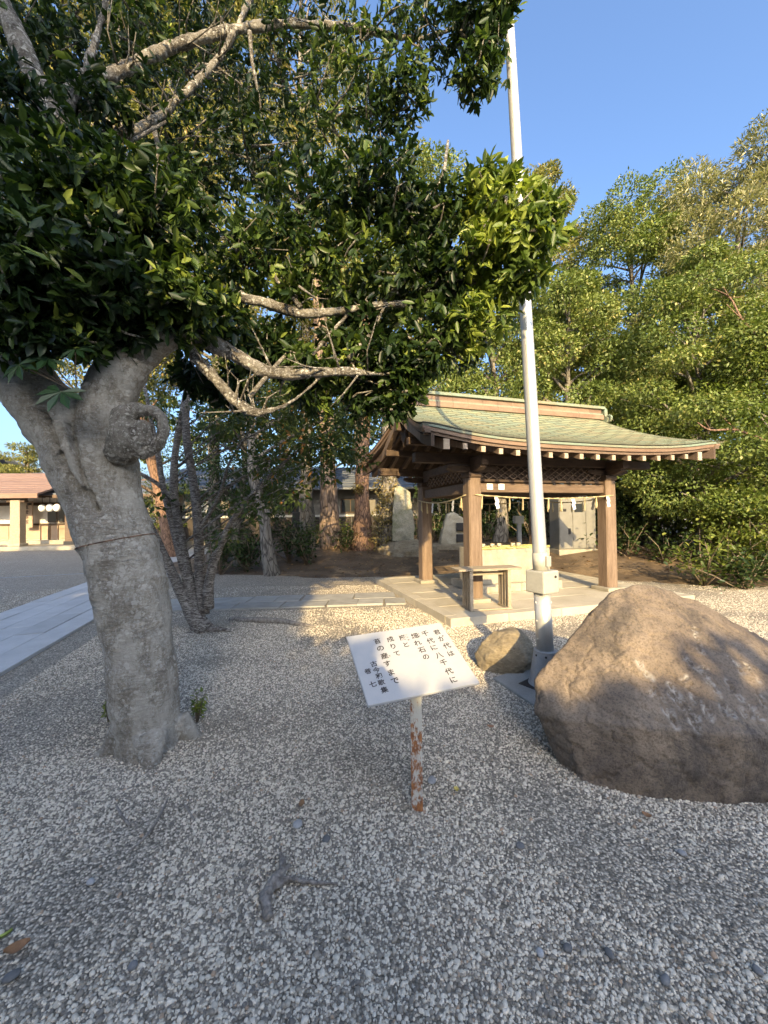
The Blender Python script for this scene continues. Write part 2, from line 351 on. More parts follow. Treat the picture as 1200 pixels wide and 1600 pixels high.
M['driftwood'] = mottled('driftwood', (.19, .165, .14), (.44, .40, .35), 30, (1, 1, 1), fine=70, finec=.45, bstr=.6, vary=.1)
def boulder_mat():
    m, ns, ls, b = newmat('boulder')
    v = objvec(ns, ls)
    c = mix(ns, ls, ramp_fac(ns, ls, ntex(ns, ls, v, 2.1, 6, .65), .36, .64), (.135, .106, .082), (.285, .225, .165))
    dkf = ramp_fac(ns, ls, ntex(ns, ls, v, 1.7, 7, .75, .6), .47, .60)
    c = mix(ns, ls, dkf, c, mix(ns, ls, .75, c, (.05, .045, .043)))
    sp = ramp(ns, [(.42, (.62, .62, .62)), (.5, (1, 1, 1)), (.66, (1, 1, 1)), (.72, (1.7, 1.65, 1.55))]); fn = ntex(ns, ls, v, 75, 4, .75); ls.new(fn, sp.inputs[0])
    c = mix(ns, ls, 1, c, sp.outputs[0], 'MULTIPLY')
    at = nd(ns, 'Attribute'); at.attribute_name = 'carve'
    pg = ramp_fac(ns, ls, ntex(ns, ls, v, 20, 5, .7), .45, .6); mu = nd(ns, 'Math', operation='MULTIPLY'); ls.new(at.outputs['Fac'], mu.inputs[0]); ls.new(pg, mu.inputs[1])
    c = mix(ns, ls, mu.outputs[0], c, (.36, .34, .31))
    ls.new(c, b.inputs['Base Color']); b.inputs['Roughness'].default_value = .75
    bump(ns, ls, fn, b, .8, .010); return m
M['boulder'] = boulder_mat()

# ------------------------------------------------------------------ foliage builder
def leaf_mesh(name, base, dirv, up, length, width, rnd, six=False, fold=.25):
    """base, dirv, up: (N,3); one folded leaf each"""
    N = len(base); d = dirv / np.linalg.norm(dirv, axis=1, keepdims=True)
    s = np.cross(d, up); s /= np.linalg.norm(s, axis=1, keepdims=True) + 1e-9
    n = np.cross(s, d)
    L = length[:, None]; W = width[:, None] / 2
    if six:
        curl = -.12 * L
        V = np.stack([base, base + d * L * .28 + s * W * .85 + n * W * fold, base + d * L * .68 + s * W * .8 + n * (W * fold + curl * .4),
                      base + d * L + n * curl, base + d * L * .68 - s * W * .8 + n * (W * fold + curl * .4), base + d * L * .28 - s * W * .85 + n * W * fold], 1)
        k = 6; F = np.array([[0, 1, 2, 3], [0, 3, 4, 5]])
    else:
        V = np.stack([base, base + d * L * .45 + s * W, base + d * L, base + d * L * .45 - s * W], 1); k = 4; F = np.array([[0, 1, 2, 3]])
    faces = (np.arange(N)[:, None, None] * k + F[None]).reshape(-1, 4)
    me = bpy.data.meshes.new(name)
    me.vertices.add(N * k); me.vertices.foreach_set('co', V.reshape(-1))
    nf = len(faces); me.loops.add(nf * 4); me.loops.foreach_set('vertex_index', faces.reshape(-1).astype(np.int32))
    me.polygons.add(nf); me.polygons.foreach_set('loop_start', np.arange(0, nf * 4, 4, dtype=np.int32))
    a = me.attributes.new('rnd', 'FLOAT', 'POINT'); a.data.foreach_set('value', np.repeat(np.clip(rnd, 0, 1), k).astype(np.float32))
    me.update(); return me
def unit(n):
    v = rng.normal(size=(n, 3)); return v / np.linalg.norm(v, axis=1, keepdims=True)
def lobes_to_leaves(lobes, droop=.25, upb=.6, shell=.5, jitter=.7, lobe_tint=.25):
    """lobes: (cx,cy,cz, rx,ry,rz, n) -> leaf bases, directions, up vectors, tint"""
    B, D, U, T = [], [], [], []
    for (cx, cy, cz, rx, ry, rz, n) in lobes:
        n = int(n); q = unit(n); r = (shell + (1 - shell) * rng.random(n) ** .5)
        r *= 1 + .22 * np.sin(q[:, 0] * 5.1 + cx * 3) * np.cos(q[:, 2] * 4.3 + cy * 2)
        B.append(np.array([cx, cy, cz]) + q * r[:, None] * np.array([rx, ry, rz]))
        d = q * .7 + unit(n) * jitter; d[:, 2] -= droop; D.append(d)
        u = unit(n) * .7 + q * .35; u[:, 2] += upb; U.append(u)
        T.append(np.clip(rng.normal(.45 + (rng.random() - .5) * lobe_tint, .22, n), 0, 1))
    return np.concatenate(B), np.concatenate(D), np.concatenate(U), np.concatenate(T)

def make_tree(name, label, lobes, trunk_pts, leafm, barkm, ll=.10, lw=.05, group=None, cat='tree', limbs=True, droop=.25, shell=.5, upb=.6, jitter=.7, crown_name='crown', seg=10, limb_r=.05, extra=None):
    t0 = trunk_pts[0]; base = Vector(t0[:3])
    t = thing(name, label, cat, base, 0, group)
    mb = MB(); s = limb(mb, trunk_pts, 6, seg, .18)
    if limbs:
        arr = np.array([p[:3] for p in s]); tr = np.array([p[3] for p in s])
        for lb in lobes:
            c = np.array(lb[:3]); want = c[2] - .45 * np.linalg.norm(c[:2] - arr[:, :2].mean(0)) - .2
            i = int(np.argmin(np.abs(arr[:, 2] - want) + .3 * np.linalg.norm(arr[:, :2] - c[:2], axis=1)))
            a = arr[i]; mid = (a + c) / 2 + np.array([rng.normal(0, .12), rng.normal(0, .12), .1])
            r0 = min(limb_r, tr[i] * .6)
            limb(mb, [(*a, r0), (*mid, r0 * .7), (*c, r0 * .25)], 4, 6, .1)
    if extra: extra(mb)
    mb.build('trunk', barkm, t, off=base, smooth=True)
    B, D, U, T = lobes_to_leaves(lobes, droop, upb, shell, jitter)
    n = len(B)
    me = leaf_mesh('crown', B - np.array(base), D, U, ll * (.6 + .8 * rng.random(n)), lw * (.7 + .6 * rng.random(n)), T)
    c = link(crown_name, me, leafm, t); c['kind'] = 'stuff'
    return t

# ================================================================== ground
def struct(name, mb, m, **k):
    o = mb.build(name, m, **k); o['kind'] = 'structure'; return o
g = MB(); g.add([(-250, -120, 0), (250, -120, 0), (250, 400, 0), (-250, 400, 0)], [(0, 1, 2, 3)])
struct('gravel_ground', g, M['gravel'])

# loose pebbles lying on the grit, thinning out with distance
def pebbles():
    n = 760000
    y = .55 + 8.0 * rng.random(n) ** .72
    x = (rng.random(n) * 2 - 1) * (1.12 * y + .75)
    keep = rng.random(n) < np.clip(1.15 - (y - 3.0) / 4.5, .25, 1)
    keep &= ~((x > 1.15) & (y > 2.2) & (y < 3.1) & (x < 2.8))
    keep &= ~((x < -3.4 - .29 * (y - 3.8)) & (x > -5.6 - .29 * (y - 3.8)))
    lu = (x - PO.x) * UX.x + (y - PO.y) * UX.y; lv = (x - PO.x) * VX.x + (y - PO.y) * VX.y
    keep &= ~((lu > -.87) & (lu < 3.7) & (lv > -.9)) & ~((y > 6.2 + .09 * (x + 3)) & (y < 7.45 + .09 * (x + 3)) & (x > -4.8) & (x < .36))
    nz = np.array([noise.fractal(Vector((a * .95, b * .95, 0)), 1, 2, 3) for a, b in zip(x, y)])
    keep &= rng.random(n) < np.clip(.80 + nz * 1.9, .12, 1)
    x, y = x[keep], y[keep]; n = len(x)
    s = .0032 + .0029 * rng.random(n) + .006 * (rng.random(n) ** 14)
    me = bpy.data.meshes.new('gravel_pebbles'); me.vertices.add(n)
    z = s * (.05 + .35 * rng.random(n))
    me.vertices.foreach_set('co', np.stack([x, y, z], 1).ravel())
    sc = np.stack([s * (.85 + .45 * rng.random(n)), s * (.8 + .3 * rng.random(n)), s * (.6 + .35 * rng.random(n))], 1)
    ro = np.stack([rng.normal(0, .35, n), rng.normal(0, .35, n), rng.random(n) * 6.283], 1)
    a = me.attributes.new('psize', 'FLOAT_VECTOR', 'POINT'); a.data.foreach_set('vector', sc.ravel().astype(np.float32))
    a = me.attributes.new('prot', 'FLOAT_VECTOR', 'POINT'); a.data.foreach_set('vector', ro.ravel().astype(np.float32))
    a = me.attributes.new('shade', 'FLOAT', 'POINT'); a.data.foreach_set('value', np.where(rng.random(n) < .38 + .13 * np.exp(-((y - 3.0) / 1.0) ** 2), .05 + .38 * rng.random(n), np.clip(rng.normal(.74, .13, n), .4, 1)).astype(np.float32))
    o = link('gravel_pebbles', me)
    gt = bpy.data.node_groups.new('pebbles', 'GeometryNodeTree')
    gt.interface.new_socket('Geometry', in_out='INPUT', socket_type='NodeSocketGeometry'); gt.interface.new_socket('Geometry', in_out='OUTPUT', socket_type='NodeSocketGeometry')
    N, L = gt.nodes, gt.links
    gi, go = N.new('NodeGroupInput'), N.new('NodeGroupOutput')
    ico = N.new('GeometryNodeMeshIcoSphere'); ico.inputs['Subdivisions'].default_value = 2
    sp = N.new('GeometryNodeSetPosition'); nz = N.new('ShaderNodeTexNoise'); nz.inputs['Scale'].default_value = 1.1
    sub = N.new('ShaderNodeVectorMath'); sub.operation = 'SUBTRACT'; sub.inputs[1].default_value = (.5, .5, .5); L.new(nz.outputs['Color'], sub.inputs[0])
    scl = N.new('ShaderNodeVectorMath'); scl.operation = 'SCALE'; scl.inputs['Scale'].default_value = .55; L.new(sub.outputs[0], scl.inputs[0])
    L.new(ico.outputs['Mesh'], sp.inputs['Geometry']); L.new(scl.outputs[0], sp.inputs['Offset'])
    sm = N.new('GeometryNodeSetMaterial'); sm.inputs['Material'].default_value = M['pebble']; L.new(sp.outputs[0], sm.inputs[0])
    ss = N.new('GeometryNodeSetShadeSmooth'); L.new(sm.outputs[0], ss.inputs[0])
    ip = N.new('GeometryNodeInstanceOnPoints'); L.new(gi.outputs[0], ip.inputs['Points']); L.new(ss.outputs[0], ip.inputs['Instance'])
    for nm, sk in (('psize', 'Scale'), ('prot', 'Rotation')):
        at = N.new('GeometryNodeInputNamedAttribute'); at.data_type = 'FLOAT_VECTOR'; at.inputs['Name'].default_value = nm; L.new(at.outputs[0], ip.inputs[sk])
    L.new(ip.outputs[0], go.inputs[0])
    md = o.modifiers.new('pebbles', 'NODES'); md.node_group = gt
    o['kind'] = 'stuff'; o['label'] = 'small white, grey and slate pebbles covering the ground'; o['category'] = 'gravel'
pebbles()

# earth bank under the trees behind the pavilion and to the right of it
def earth(name, x0, x1, y0, y1, hfun, res=.35):
    nx, ny = int((x1 - x0) / res) + 1, int((y1 - y0) / res) + 1
    vs = []
    for j in range(ny):
        for i in range(nx):
            x, y = x0 + i * res, y0 + j * res
            vs.append((x, y, hfun(x, y)))
    fs = [(j * nx + i, j * nx + i + 1, (j + 1) * nx + i + 1, (j + 1) * nx + i) for j in range(ny - 1) for i in range(nx - 1)]
    return struct(name, MB().add(vs, fs), M['earth'], smooth=True)
def sstep(a, b, x):
    t = min(max((x - a) / (b - a), 0), 1); return t * t * (3 - 2 * t)
def bank_h(x, y):
    n = noise.fractal(Vector((x * .5, y * .5, 3)), 1, 2, 4) * .5
    edge = 9.6 + .55 * n + (0 if x > -1.5 else (-1.5 - x) * .25) - sstep(3.2, 7.5, x) * 1.9
    h = sstep(edge, edge + 4.5, y) * .50 * sstep(-7.6, -5.2, x) * (1 - sstep(24, 30, x))
    return -.05 + .075 * sstep(edge - .3, edge + .35, y) * sstep(-8.2, -7.4, x) + h + .05 * n * sstep(edge, edge + 1, y)
earth('earth_bank', -9, 32, 7.0, 34, bank_h)

# granite path at the left, five rows of long slabs
def pieces(parent, quads, z0, z1, m, name='slab', jit=.004):
    for q in quads:
        dz = random.uniform(-jit, jit)
        b = [Vector((p[0], p[1], z0)) for p in q]; t = [Vector((p[0], p[1], z1 + dz)) for p in q]
        mb = MB().add(b + t, [(3, 2, 1, 0), (4, 5, 6, 7), (0, 1, 5, 4), (1, 2, 6, 5), (2, 3, 7, 6), (3, 0, 4, 7)])
        mb.build(name, m, parent, bevel=.005, seg=1)
gp = bpy.data.objects.new('granite_path', None); COL.objects.link(gp); gp['kind'] = 'structure'
quads = []
for k in range(5):
    u0, u1 = -7.36 + k * .33 + .004, -7.36 + (k + 1) * .33 - .004
    v = -4.6 + random.random() * .8
    while v < 16:
        l = random.choice((.9, 1.1, 1.3)); a, b = v + .004, v + l - .004
        quads.append([uv(u0, a), uv(u1, a), uv(u1, b), uv(u0, b)]); v += l
pieces(gp, quads, -.05, .035, M['granite_path'])
# flagstone path leading to the pavilion
fp = bpy.data.objects.new('flagstone_path', None); COL.objects.link(fp); fp['kind'] = 'structure'
quads = []
def pth(x, s): return Vector((x, 6.33 + .09 * (x + 3) + s * .98, 0))
for r_ in range(2):
    x = -4.75 + .2 * r_
    while x < (.26, .08)[r_]:
        l = random.uniform(.42, .95); x1 = min(x + l, (.36, .19)[r_])
        if x1 - x > .15:
            s0, s1 = (.0, .46) if r_ == 0 else (.475, 1.0)
            j = [random.uniform(-.018, .018) for _ in range(8)]
            quads.append([pth(x + .01 + j[0], s0 + j[1] * .5), pth(x1 - .01 + j[2], s0 + j[3] * .5), pth(x1 - .01 + j[4], s1 + j[5] * .4 - .008), pth(x + .01 + j[6], s1 + j[7] * .4 - .008)])
        x = x1
pieces(fp, quads, -.05, .028, M['flagstone'], jit=.006)
# narrow drain line across the forecourt
struct('drain_strip_path', MB().beam(G(-260, 917, .006), G(190, 893, .006), .05, .012), M['grey_steel'])

# ================================================================== pavilion
W_, D_ = 2.80, 1.97
ZS = .11
fl = bpy.data.objects.new('pavilion_floor', None); COL.objects.link(fl); fl['kind'] = 'structure'; fl.location = PO; fl.rotation_euler = (0, 0, TH)
def rect(a, b, c, d): return [(a, c), (b, c), (b, d), (a, d)]
fu0, fu1, fv0, fv1 = -.87, W_ + .90, -.90, D_ + .9
quads = []; kerb = .17
v = fv0 + kerb
row = 0
while v < fv1 - kerb - .05:
    v2 = min(v + .56, fv1 - kerb); u = fu0 + kerb - (.45 if row % 2 else 0)
    while u < fu1 - kerb - .02:
        u2 = min(u + .92, fu1 - kerb); ua = max(u, fu0 + kerb)
        if u2 - ua > .05: quads.append(rect(ua + .004, u2 - .004, v + .004, v2 - .004))
        u = u2
    v = v2; row += 1
pieces(fl, quads, .0, ZS, M['floor_stone'], 'paving_slab', .003)
quads = []
for n_ in range(5):
    a = fu0 + (fu1 - fu0) * n_ / 5; b = fu0 + (fu1 - fu0) * (n_ + 1) / 5
    quads += [rect(a + .003, b - .003, fv0, fv0 + kerb - .004), rect(a + .003, b - .003, fv1 - kerb + .004, fv1)]
for n_ in range(3):
    a = fv0 + kerb + (fv1 - fv0 - 2 * kerb) * n_ / 3; b = fv0 + kerb + (fv1 - fv0 - 2 * kerb) * (n_ + 1) / 3
    quads += [rect(fu0, fu0 + kerb - .004, a + .003, b - .003), rect(fu1 - kerb + .004, fu1, a + .003, b - .003)]
pieces(fl, quads, -.05, ZS + .004, M['floor_stone'], 'kerb_stone', .002)

pav = thing('water_pavilion', 'timber water pavilion with curved green copper roof on four posts', 'pavilion', PO, TH)
for (cu, cv) in ((0, 0), (W_, 0), (0, D_), (W_, D_)):
    c_ = MB(); a = .115
    ch = .022
    prof = [(-a, -a + ch), (-a + ch, -a), (a - ch, -a), (a, -a + ch), (a, a - ch), (a - ch, a), (-a + ch, a), (-a, a - ch)]
    vs = [(cu + x, cv + y, z) for z, s_ in ((ZS + .05, 1.04), (1.9, 1.0), (2.12, .93)) for x, y in [(px * s_, py * s_) for px, py in prof]]
    fs = [(i * 8 + k, i * 8 + (k + 1) % 8, (i + 1) * 8 + (k + 1) % 8, (i + 1) * 8 + k) for i in range(2) for k in range(8)] + [tuple(range(7, -1, -1)), tuple(range(16, 24))]
    c_.add(vs, fs).build('post', M['wood'], pav)
    MB().box((cu, cv, ZS + .03), (.40, .40, .066)).build('base_stone', M['granite'], pav, bevel=.012)
    # bearing block and boat-shaped bracket arms
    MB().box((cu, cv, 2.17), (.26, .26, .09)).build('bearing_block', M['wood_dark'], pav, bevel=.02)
    for along in (0, 1):
        b_ = MB(); L_ = .46
        pr = [(-L_, .10), (-L_, .05), (-L_ * .75, .012), (-L_ * .45, 0), (L_ * .45, 0), (L_ * .75, .012), (L_, .05), (L_, .10)]
        hw = .055
        vs = []
        for sd in (-hw, hw):
            for q, z in pr: vs.append((cu + q, cv + sd, 2.215 + z) if not along else (cu + sd, cv + q * .8, 2.218 + z))
        n8 = 8
        fs = [tuple(range(n8)), tuple(range(2 * n8 - 1, n8 - 1, -1))] + [(k, n8 + k, n8 + (k + 1) % n8, (k + 1) % n8) for k in range(n8)]
        b_.add(vs, fs).build('bracket_arm', M['wood_dark'], pav)
# tie beams, plates, purlins
def tb(name, a, b, wd, h, m='wood_h'): return MB().beam(a, b, wd, h).build(name, M[m], pav, bevel=.008, seg=1)
for v_ in (0, D_):
    tb('tie_beam', (-.0, v_, 1.965), (W_, v_, 1.965), .10, .15)
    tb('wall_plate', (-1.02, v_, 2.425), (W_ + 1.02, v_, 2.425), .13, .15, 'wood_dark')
    tb('frieze_rail', (.1, v_, 2.085), (W_ - .1, v_, 2.085), .07, .045, 'wood_dark')
for u_ in (0, W_):
    tb('tie_beam', (u_, 0.0, 1.965), (u_, D_, 1.965), .10, .17)
    tb('cross_beam', (u_, -.42, 2.372), (u_, D_ + .42, 2.372), .13, .15, 'wood_dark')
    tb('king_post', (u_, D_ / 2, 2.45), (u_, D_ / 2, 3.02), .16, .16, 'wood_dark')
tb('ridge_beam', (-.98, D_ / 2, 3.14), (W_ + .98, D_ / 2, 3.14), .14, .16, 'wood_dark')
for v_ in (D_ / 2 - .62, D_ / 2 + .62): tb('purlin', (-.98, v_, 2.76), (W_ + .98, v_, 2.76), .11, .12, 'wood_dark')
# lattice frieze: crossing bars in front of a backing board
def lattice(axis, c0, lo, hi):
    z0, z1 = 2.10, 2.345; h = z1 - z0
    def pt(s, z, off): return (s, c0 + off, z) if axis == 0 else (c0 + off, s, z)
    n = int((hi - lo) / .155)
    for k in range(-2, n + 1):
        for sg in (0, 1):
            a = lo + k * (hi - lo) / n; b = a + h * 1.5
            sa, sb, za, zb = a, b, z0, z1
            if sa < lo: za += (lo - sa) / 1.5; sa = lo
            if sb > hi: zb -= (sb - hi) / 1.5; sb = hi
            if sb - sa < .04: continue
            if sg: za, zb = z0 + z1 - za, z0 + z1 - zb
            off = -.012 + sg * .012
            MB().beam(pt(sa, za, off), pt(sb, zb, off), .011, .020, (0, 1, 0) if axis == 0 else (1, 0, 0)).build('lattice_bar', M['wood'], pav)
for v_ in (0, D_): lattice(0, v_, .13, W_ - .13)
for u_ in (0, W_): lattice(1, u_, .13, D_ - .13)
for v_ in (0.03, D_ - .03): MB().bb(.13, W_ - .13, v_ - .006, v_ + .006, 2.10, 2.345).build('frieze_board', M['wood_dark'], pav)
# white plates for lit carvings on the front tie beam, light in their colour
for u_ in (.30, .52):
    MB().bb(u_ - .055, u_ + .055, -.062, -.054, 1.935, 2.03).build('lit_carving', M['paper'], pav)

# roof surface
VE, ZE, RISE = -.92, 2.60, 1.0
HALF = D_ / 2 - VE
def roof_z(t): return ZE + RISE * (.60 * t + .40 * t * t)
def over(t): return 1.25 - .38 * t ** .8
def lift(s, t): return (.19 * abs(s) ** 3.2) * (1 - t) ** 1.3
def roof_pt(side, s, t, dz=0.0):                 # s -1..1 along the eave, t 0 eave .. 1 ridge
    t = min(max(t, 0), 1)
    u = W_ / 2 + s * (W_ / 2 + over(t) + (.32 * (1 - t) if s > 0 else 0)); v = VE + HALF * t
    if side: v = D_ - v
    edge = max(0, (abs(s) - .88) / .12)
    return (u, v, roof_z(t) + lift(s, t) - .035 * edge ** 2 + dz)
ROWS, NC = 19, 44
for side in (0, 1):
    mb = MB(); tint = []
    for r_ in range(ROWS):
        t0, t1 = r_ / ROWS, (r_ + 1) / ROWS
        vs, fs = [], []
        for i in range(NC + 1):
            s = -1 + 2 * i / NC
            vs += [roof_pt(side, s, t0, .0), roof_pt(side, s, t0, .012), roof_pt(side, s, t1 + .004, .002)]
        for i in range(NC):
            a, b = i * 3, i * 3 + 3
            fs += [(a, b, b + 1, a + 1), (a + 1, b + 1, b + 2, a + 2)]
            if (i + 2 * (r_ % 2)) % 3 == 0 or i == 0: tv = random.uniform(.2, .8) + .2 * noise.noise(Vector((i * .12, r_ * .3, 0)))
            tv2 = min(max(tv + .28 * (i / NC - .55), .13), 1); tint += [.05, tv2]
        mb.add(vs, fs)
    rf = mb.build('roof_sheet', M['sheet'], pav)
    at_ = rf.data.attributes.new('rnd', 'FLOAT', 'FACE'); at_.data.foreach_set('value', np.array(tint, np.float32))
    # standing seams between the copper sheets
    mb = MB()
    for r_ in range(ROWS):
        for k in range(15):
            s = -1 + 2 * (k + .5 * (r_ % 2) + .1) / 15.2
            if abs(s) > .97: continue
            a, b = roof_pt(side, s, r_ / ROWS, .016), roof_pt(side, s, (r_ + .96) / ROWS, .006)
            mb.beam(a, b, .012, .006)
    sm_ = mb.build('seam', M['copper'], rf); sm_['kind'] = 'stuff'
    # layered eave edge and soffit
    for (z0, z1, inset, mt) in ((-.012, -.046, .0, 'copper'), (-.048, -.105, .018, 'copper_brown'), (-.107, -.150, .045, 'wood_h')):
        vs, fs = [], []
        for i in range(NC + 1):
            s = -1 + 2 * i / NC
            p = Vector(roof_pt(side, s, 0)); q = Vector(roof_pt(side, s, .16)); dv = inset if not side else -inset
            sx = -inset * s
            vs += [(p.x + sx, p.y + dv, p.z + z0), (p.x + sx, p.y + dv, p.z + z1), (q.x + sx, q.y, p.z + z1 + .05), (q.x + sx, q.y, p.z + z0 + .05)]
        for i in range(NC):
            a, b = i * 4, i * 4 + 4
            fs += [(a, a + 1, b + 1, b), (a + 1, a + 2, b + 2, b + 1), (a + 3, a, b, b + 3)]
        fs += [(0, 3, 2, 1), (NC * 4, NC * 4 + 1, NC * 4 + 2, NC * 4 + 3)]
        MB().add(vs, fs).build('eave_edge', M[mt], pav, smooth=False)
    # boarded soffit above the rafters
    vs, fs = [], []
    for j in range(9):
        t = .03 + .95 * j / 8
        for i in range(NC + 1):
            s = (-1 + 2 * i / NC) * .97; p = roof_pt(side, s, t); vs.append((p[0], p[1], p[2] - .172))
    fs = [(j * (NC + 1) + i, j * (NC + 1) + i + 1, (j + 1) * (NC + 1) + i + 1, (j + 1) * (NC + 1) + i) for j in range(8) for i in range(NC)]
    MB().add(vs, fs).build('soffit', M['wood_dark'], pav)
    # rafters
    NR = 17
    for k in range(NR):
        s = (-1 + 2 * k / (NR - 1)) * .86
        big = k in (0, NR - 1)
        pts = []
        for t in (.028, .22, .45, .75, .98):
            p = Vector(roof_pt(side, s * (1 + .0 * t), t)); uu = W_ / 2 + s * (W_ / 2 + 1.25 + (.30 if s > 0 else 0))
            pts.append(Vector((uu, p.y, p.z - .222 - (0 if not big else .02))))
        hw, hh = (.036, .085) if not big else (.05, .15)
        vs = []
        for p in pts: vs += [(p.x - hw, p.y, p.z - hh / 2), (p.x + hw, p.y, p.z - hh / 2), (p.x + hw, p.y, p.z + hh / 2), (p.x - hw, p.y, p.z + hh / 2)]
        fs = [(i * 4 + j, i * 4 + (j + 1) % 4, i * 4 + 4 + (j + 1) % 4, i * 4 + 4 + j) for i in range(4) for j in range(4)] + [(3, 2, 1, 0), (16, 17, 18, 19)]
        ra_ = MB().add(vs, fs).build('rafter', M['wood'], pav); e_ = -1 if not side else 1; p0_ = pts[0]
        MB().bb(p0_.x - hw + .004, p0_.x + hw - .004, p0_.y + e_ * .005 - .004, p0_.y + e_ * .005 + .004, p0_.z - hh / 2 + .004, p0_.z + hh / 2 - .004).build('end_cap', M['end_grain'], ra_)
# verges and barge boards at both gables
for e in (-1, 1):
    for side in (0, 1):
        for (inset, z0, z1, th_, mt) in ((.0, -.016, -.075, .10, 'copper_brown'), (.03, -.077, -.135, .09, 'wood_h'), (.12, -.137, -.36, .05, 'wood_dark')):
            vs, fs = [], []
            n = 16
            for i in range(n + 1):
                t = i / n; p = Vector(roof_pt(side, e, t))
                uo = p.x - e * inset; dz = .0 if z1 > -.3 else .05 * (1 - t)
                vs += [(uo, p.y, p.z + z0), (uo, p.y, p.z + z1 + dz), (uo - e * th_, p.y, p.z + z1 + dz), (uo - e * th_, p.y, p.z + z0)]
            for i in range(n):
                a, b = i * 4, i * 4 + 4
                fs += [(a + k, a + (k + 1) % 4, b + (k + 1) % 4, b + k) for k in range(4)]
            fs += [(3, 2, 1, 0), (n * 4, n * 4 + 1, n * 4 + 2, n * 4 + 3)]
            MB().add(vs, fs).build('barge_board', M[mt], pav)
    ue = W_ / 2 + e * (W_ / 2 + .80)
    # hanging gable pendant
    mb = MB(); pr = [(0, 0), (.13, -.03), (.17, -.13), (.10, -.20), (.13, -.28), (.05, -.34), (0, -.44), (-.05, -.34), (-.13, -.28), (-.10, -.20), (-.17, -.13), (-.13, -.03)]
    vs = [(ue + sd, D_ / 2 + a, 3.22 + b) for sd in (-.03, .03) for a, b in pr]; n = len(pr)
    mb.add(vs, [tuple(range(n)), tuple(range(2 * n - 1, n - 1, -1))] + [(k, n + k, n + (k + 1) % n, (k + 1) % n) for k in range(n)]).build('gable_pendant', M['wood_dark'], pav)
# ridge: brown copper courses under a pale green cap
for (hz0, hz1, hw, mt, ex) in ((3.520, 3.610, .17, 'copper_brown', .86), (3.614, 3.650, .14, 'copper', .86), (3.654, 3.740, .12, 'copper_brown', .84), (3.744, 3.790, .17, 'copper', .90), (3.794, 3.820, .11, 'copper', .88)):
    n = 14
    for k in range(n):
        a, b = -ex + (W_ + 2 * ex) * k / n, -ex + (W_ + 2 * ex) * (k + 1) / n
        MB().bb(a + .002, b - .002, D_ / 2 - hw, D_ / 2 + hw, hz0, hz1).build('ridge_course', M[mt], pav)
for e in (-1, 1):
    ue = W_ / 2 + e * (W_ / 2 + .93)
    mb = MB(); pr = [(-.20, 3.460), (-.24, 3.540), (-.16, 3.600), (-.15, 3.740), (-.08, 3.830), (.08, 3.830), (.15, 3.740), (.16, 3.600), (.24, 3.540), (.20, 3.460)]
    n = len(pr); vs = [(ue + sd, D_ / 2 + a, z) for sd in (-.04, .04) for a, z in pr]
    mb.add(vs, [tuple(range(n)), tuple(range(2 * n - 1, n - 1, -1))] + [(k, n + k, n + (k + 1) % n, (k + 1) % n) for k in range(n)])
    for sg in (-1, 1): mb.tube([(ue, D_ / 2 + sg * (.22 + .07 * math.cos(q)), 3.53 + .07 * math.sin(q)) for q in np.linspace(-1, 4.2, 10)], .022, 6)
    mb.build('ridge_end', M['copper'], pav)

# straw rope with paper streamers round the four posts
rope = thing('straw_rope', 'thin straw rope with paper streamers and tassels tied round the pavilion posts', 'rope', PO, TH)
def cat_z(t, sag): return 1.845 - sag * 4 * t * (1 - t)
strands = [((-.02, -.13), (W_ + .02, -.13), .06, (1, 0)), ((-.13, -.02), (-.13, D_ + .02), .09, (0, 1)), ((W_ + .13, -.02), (W_ + .13, D_ + .02), .08, (0, 1)), ((-.02, D_ + .13), (W_ + .02, D_ + .13), .08, (1, 0))]
for a, b, sag, ax in strands:
    mb = MB(); n = 28
    pts = [Vector((a[0] + (b[0] - a[0]) * i / n, a[1] + (b[1] - a[1]) * i / n, cat_z(i / n, sag))) for i in range(n + 1)]
    for ph in (0, math.pi):
        mb.tube([p + Vector((ax[1], ax[0], 0)) * (.007 * math.cos(i * 1.9 + ph)) + Vector((0, 0, .007 * math.sin(i * 1.9 + ph))) for i, p in enumerate(pts)], .008, 5)
    mb.build('rope_strand', M['straw'], rope, smooth=True)
    m_ = 11 if ax[0] else 7
    for k in range(m_):
        t = (k + .5) / m_; p = Vector((a[0] + (b[0] - a[0]) * t, a[1] + (b[1] - a[1]) * t, cat_z(t, sag) - .006))
        if k % 3 == 1:
            mb = MB(); off = 0; z = 0
            for q in range(4):
                wd, hh = .062, .055
                x0 = p.x + ax[0] * off; y0 = p.y + ax[1] * off
                mb.beam((x0, y0 + (.004 * q) * ax[0], p.z - z), (x0 + ax[0] * .012, y0 + ax[1] * .012 + .004 * q * ax[0], p.z - z - hh), wd, .0016, (ax[1], ax[0], 0))
                off += .020 if q % 2 == 0 else -.006; z += hh * .82
            mb.build('paper_streamer', M['paper'], rope)
        else:
            mb = MB()
            for q in range(6):
                dx, dy = rng.normal(0, .012), rng.normal(0, .008); l = rng.uniform(.15, .23)
                mb.tube([p, p + Vector((dx * .4, dy * .4, -l * .5)), p + Vector((dx, dy, -l))], [.008, .010, .006], 4)
            mb.build('straw_tassel', M['straw'], rope)

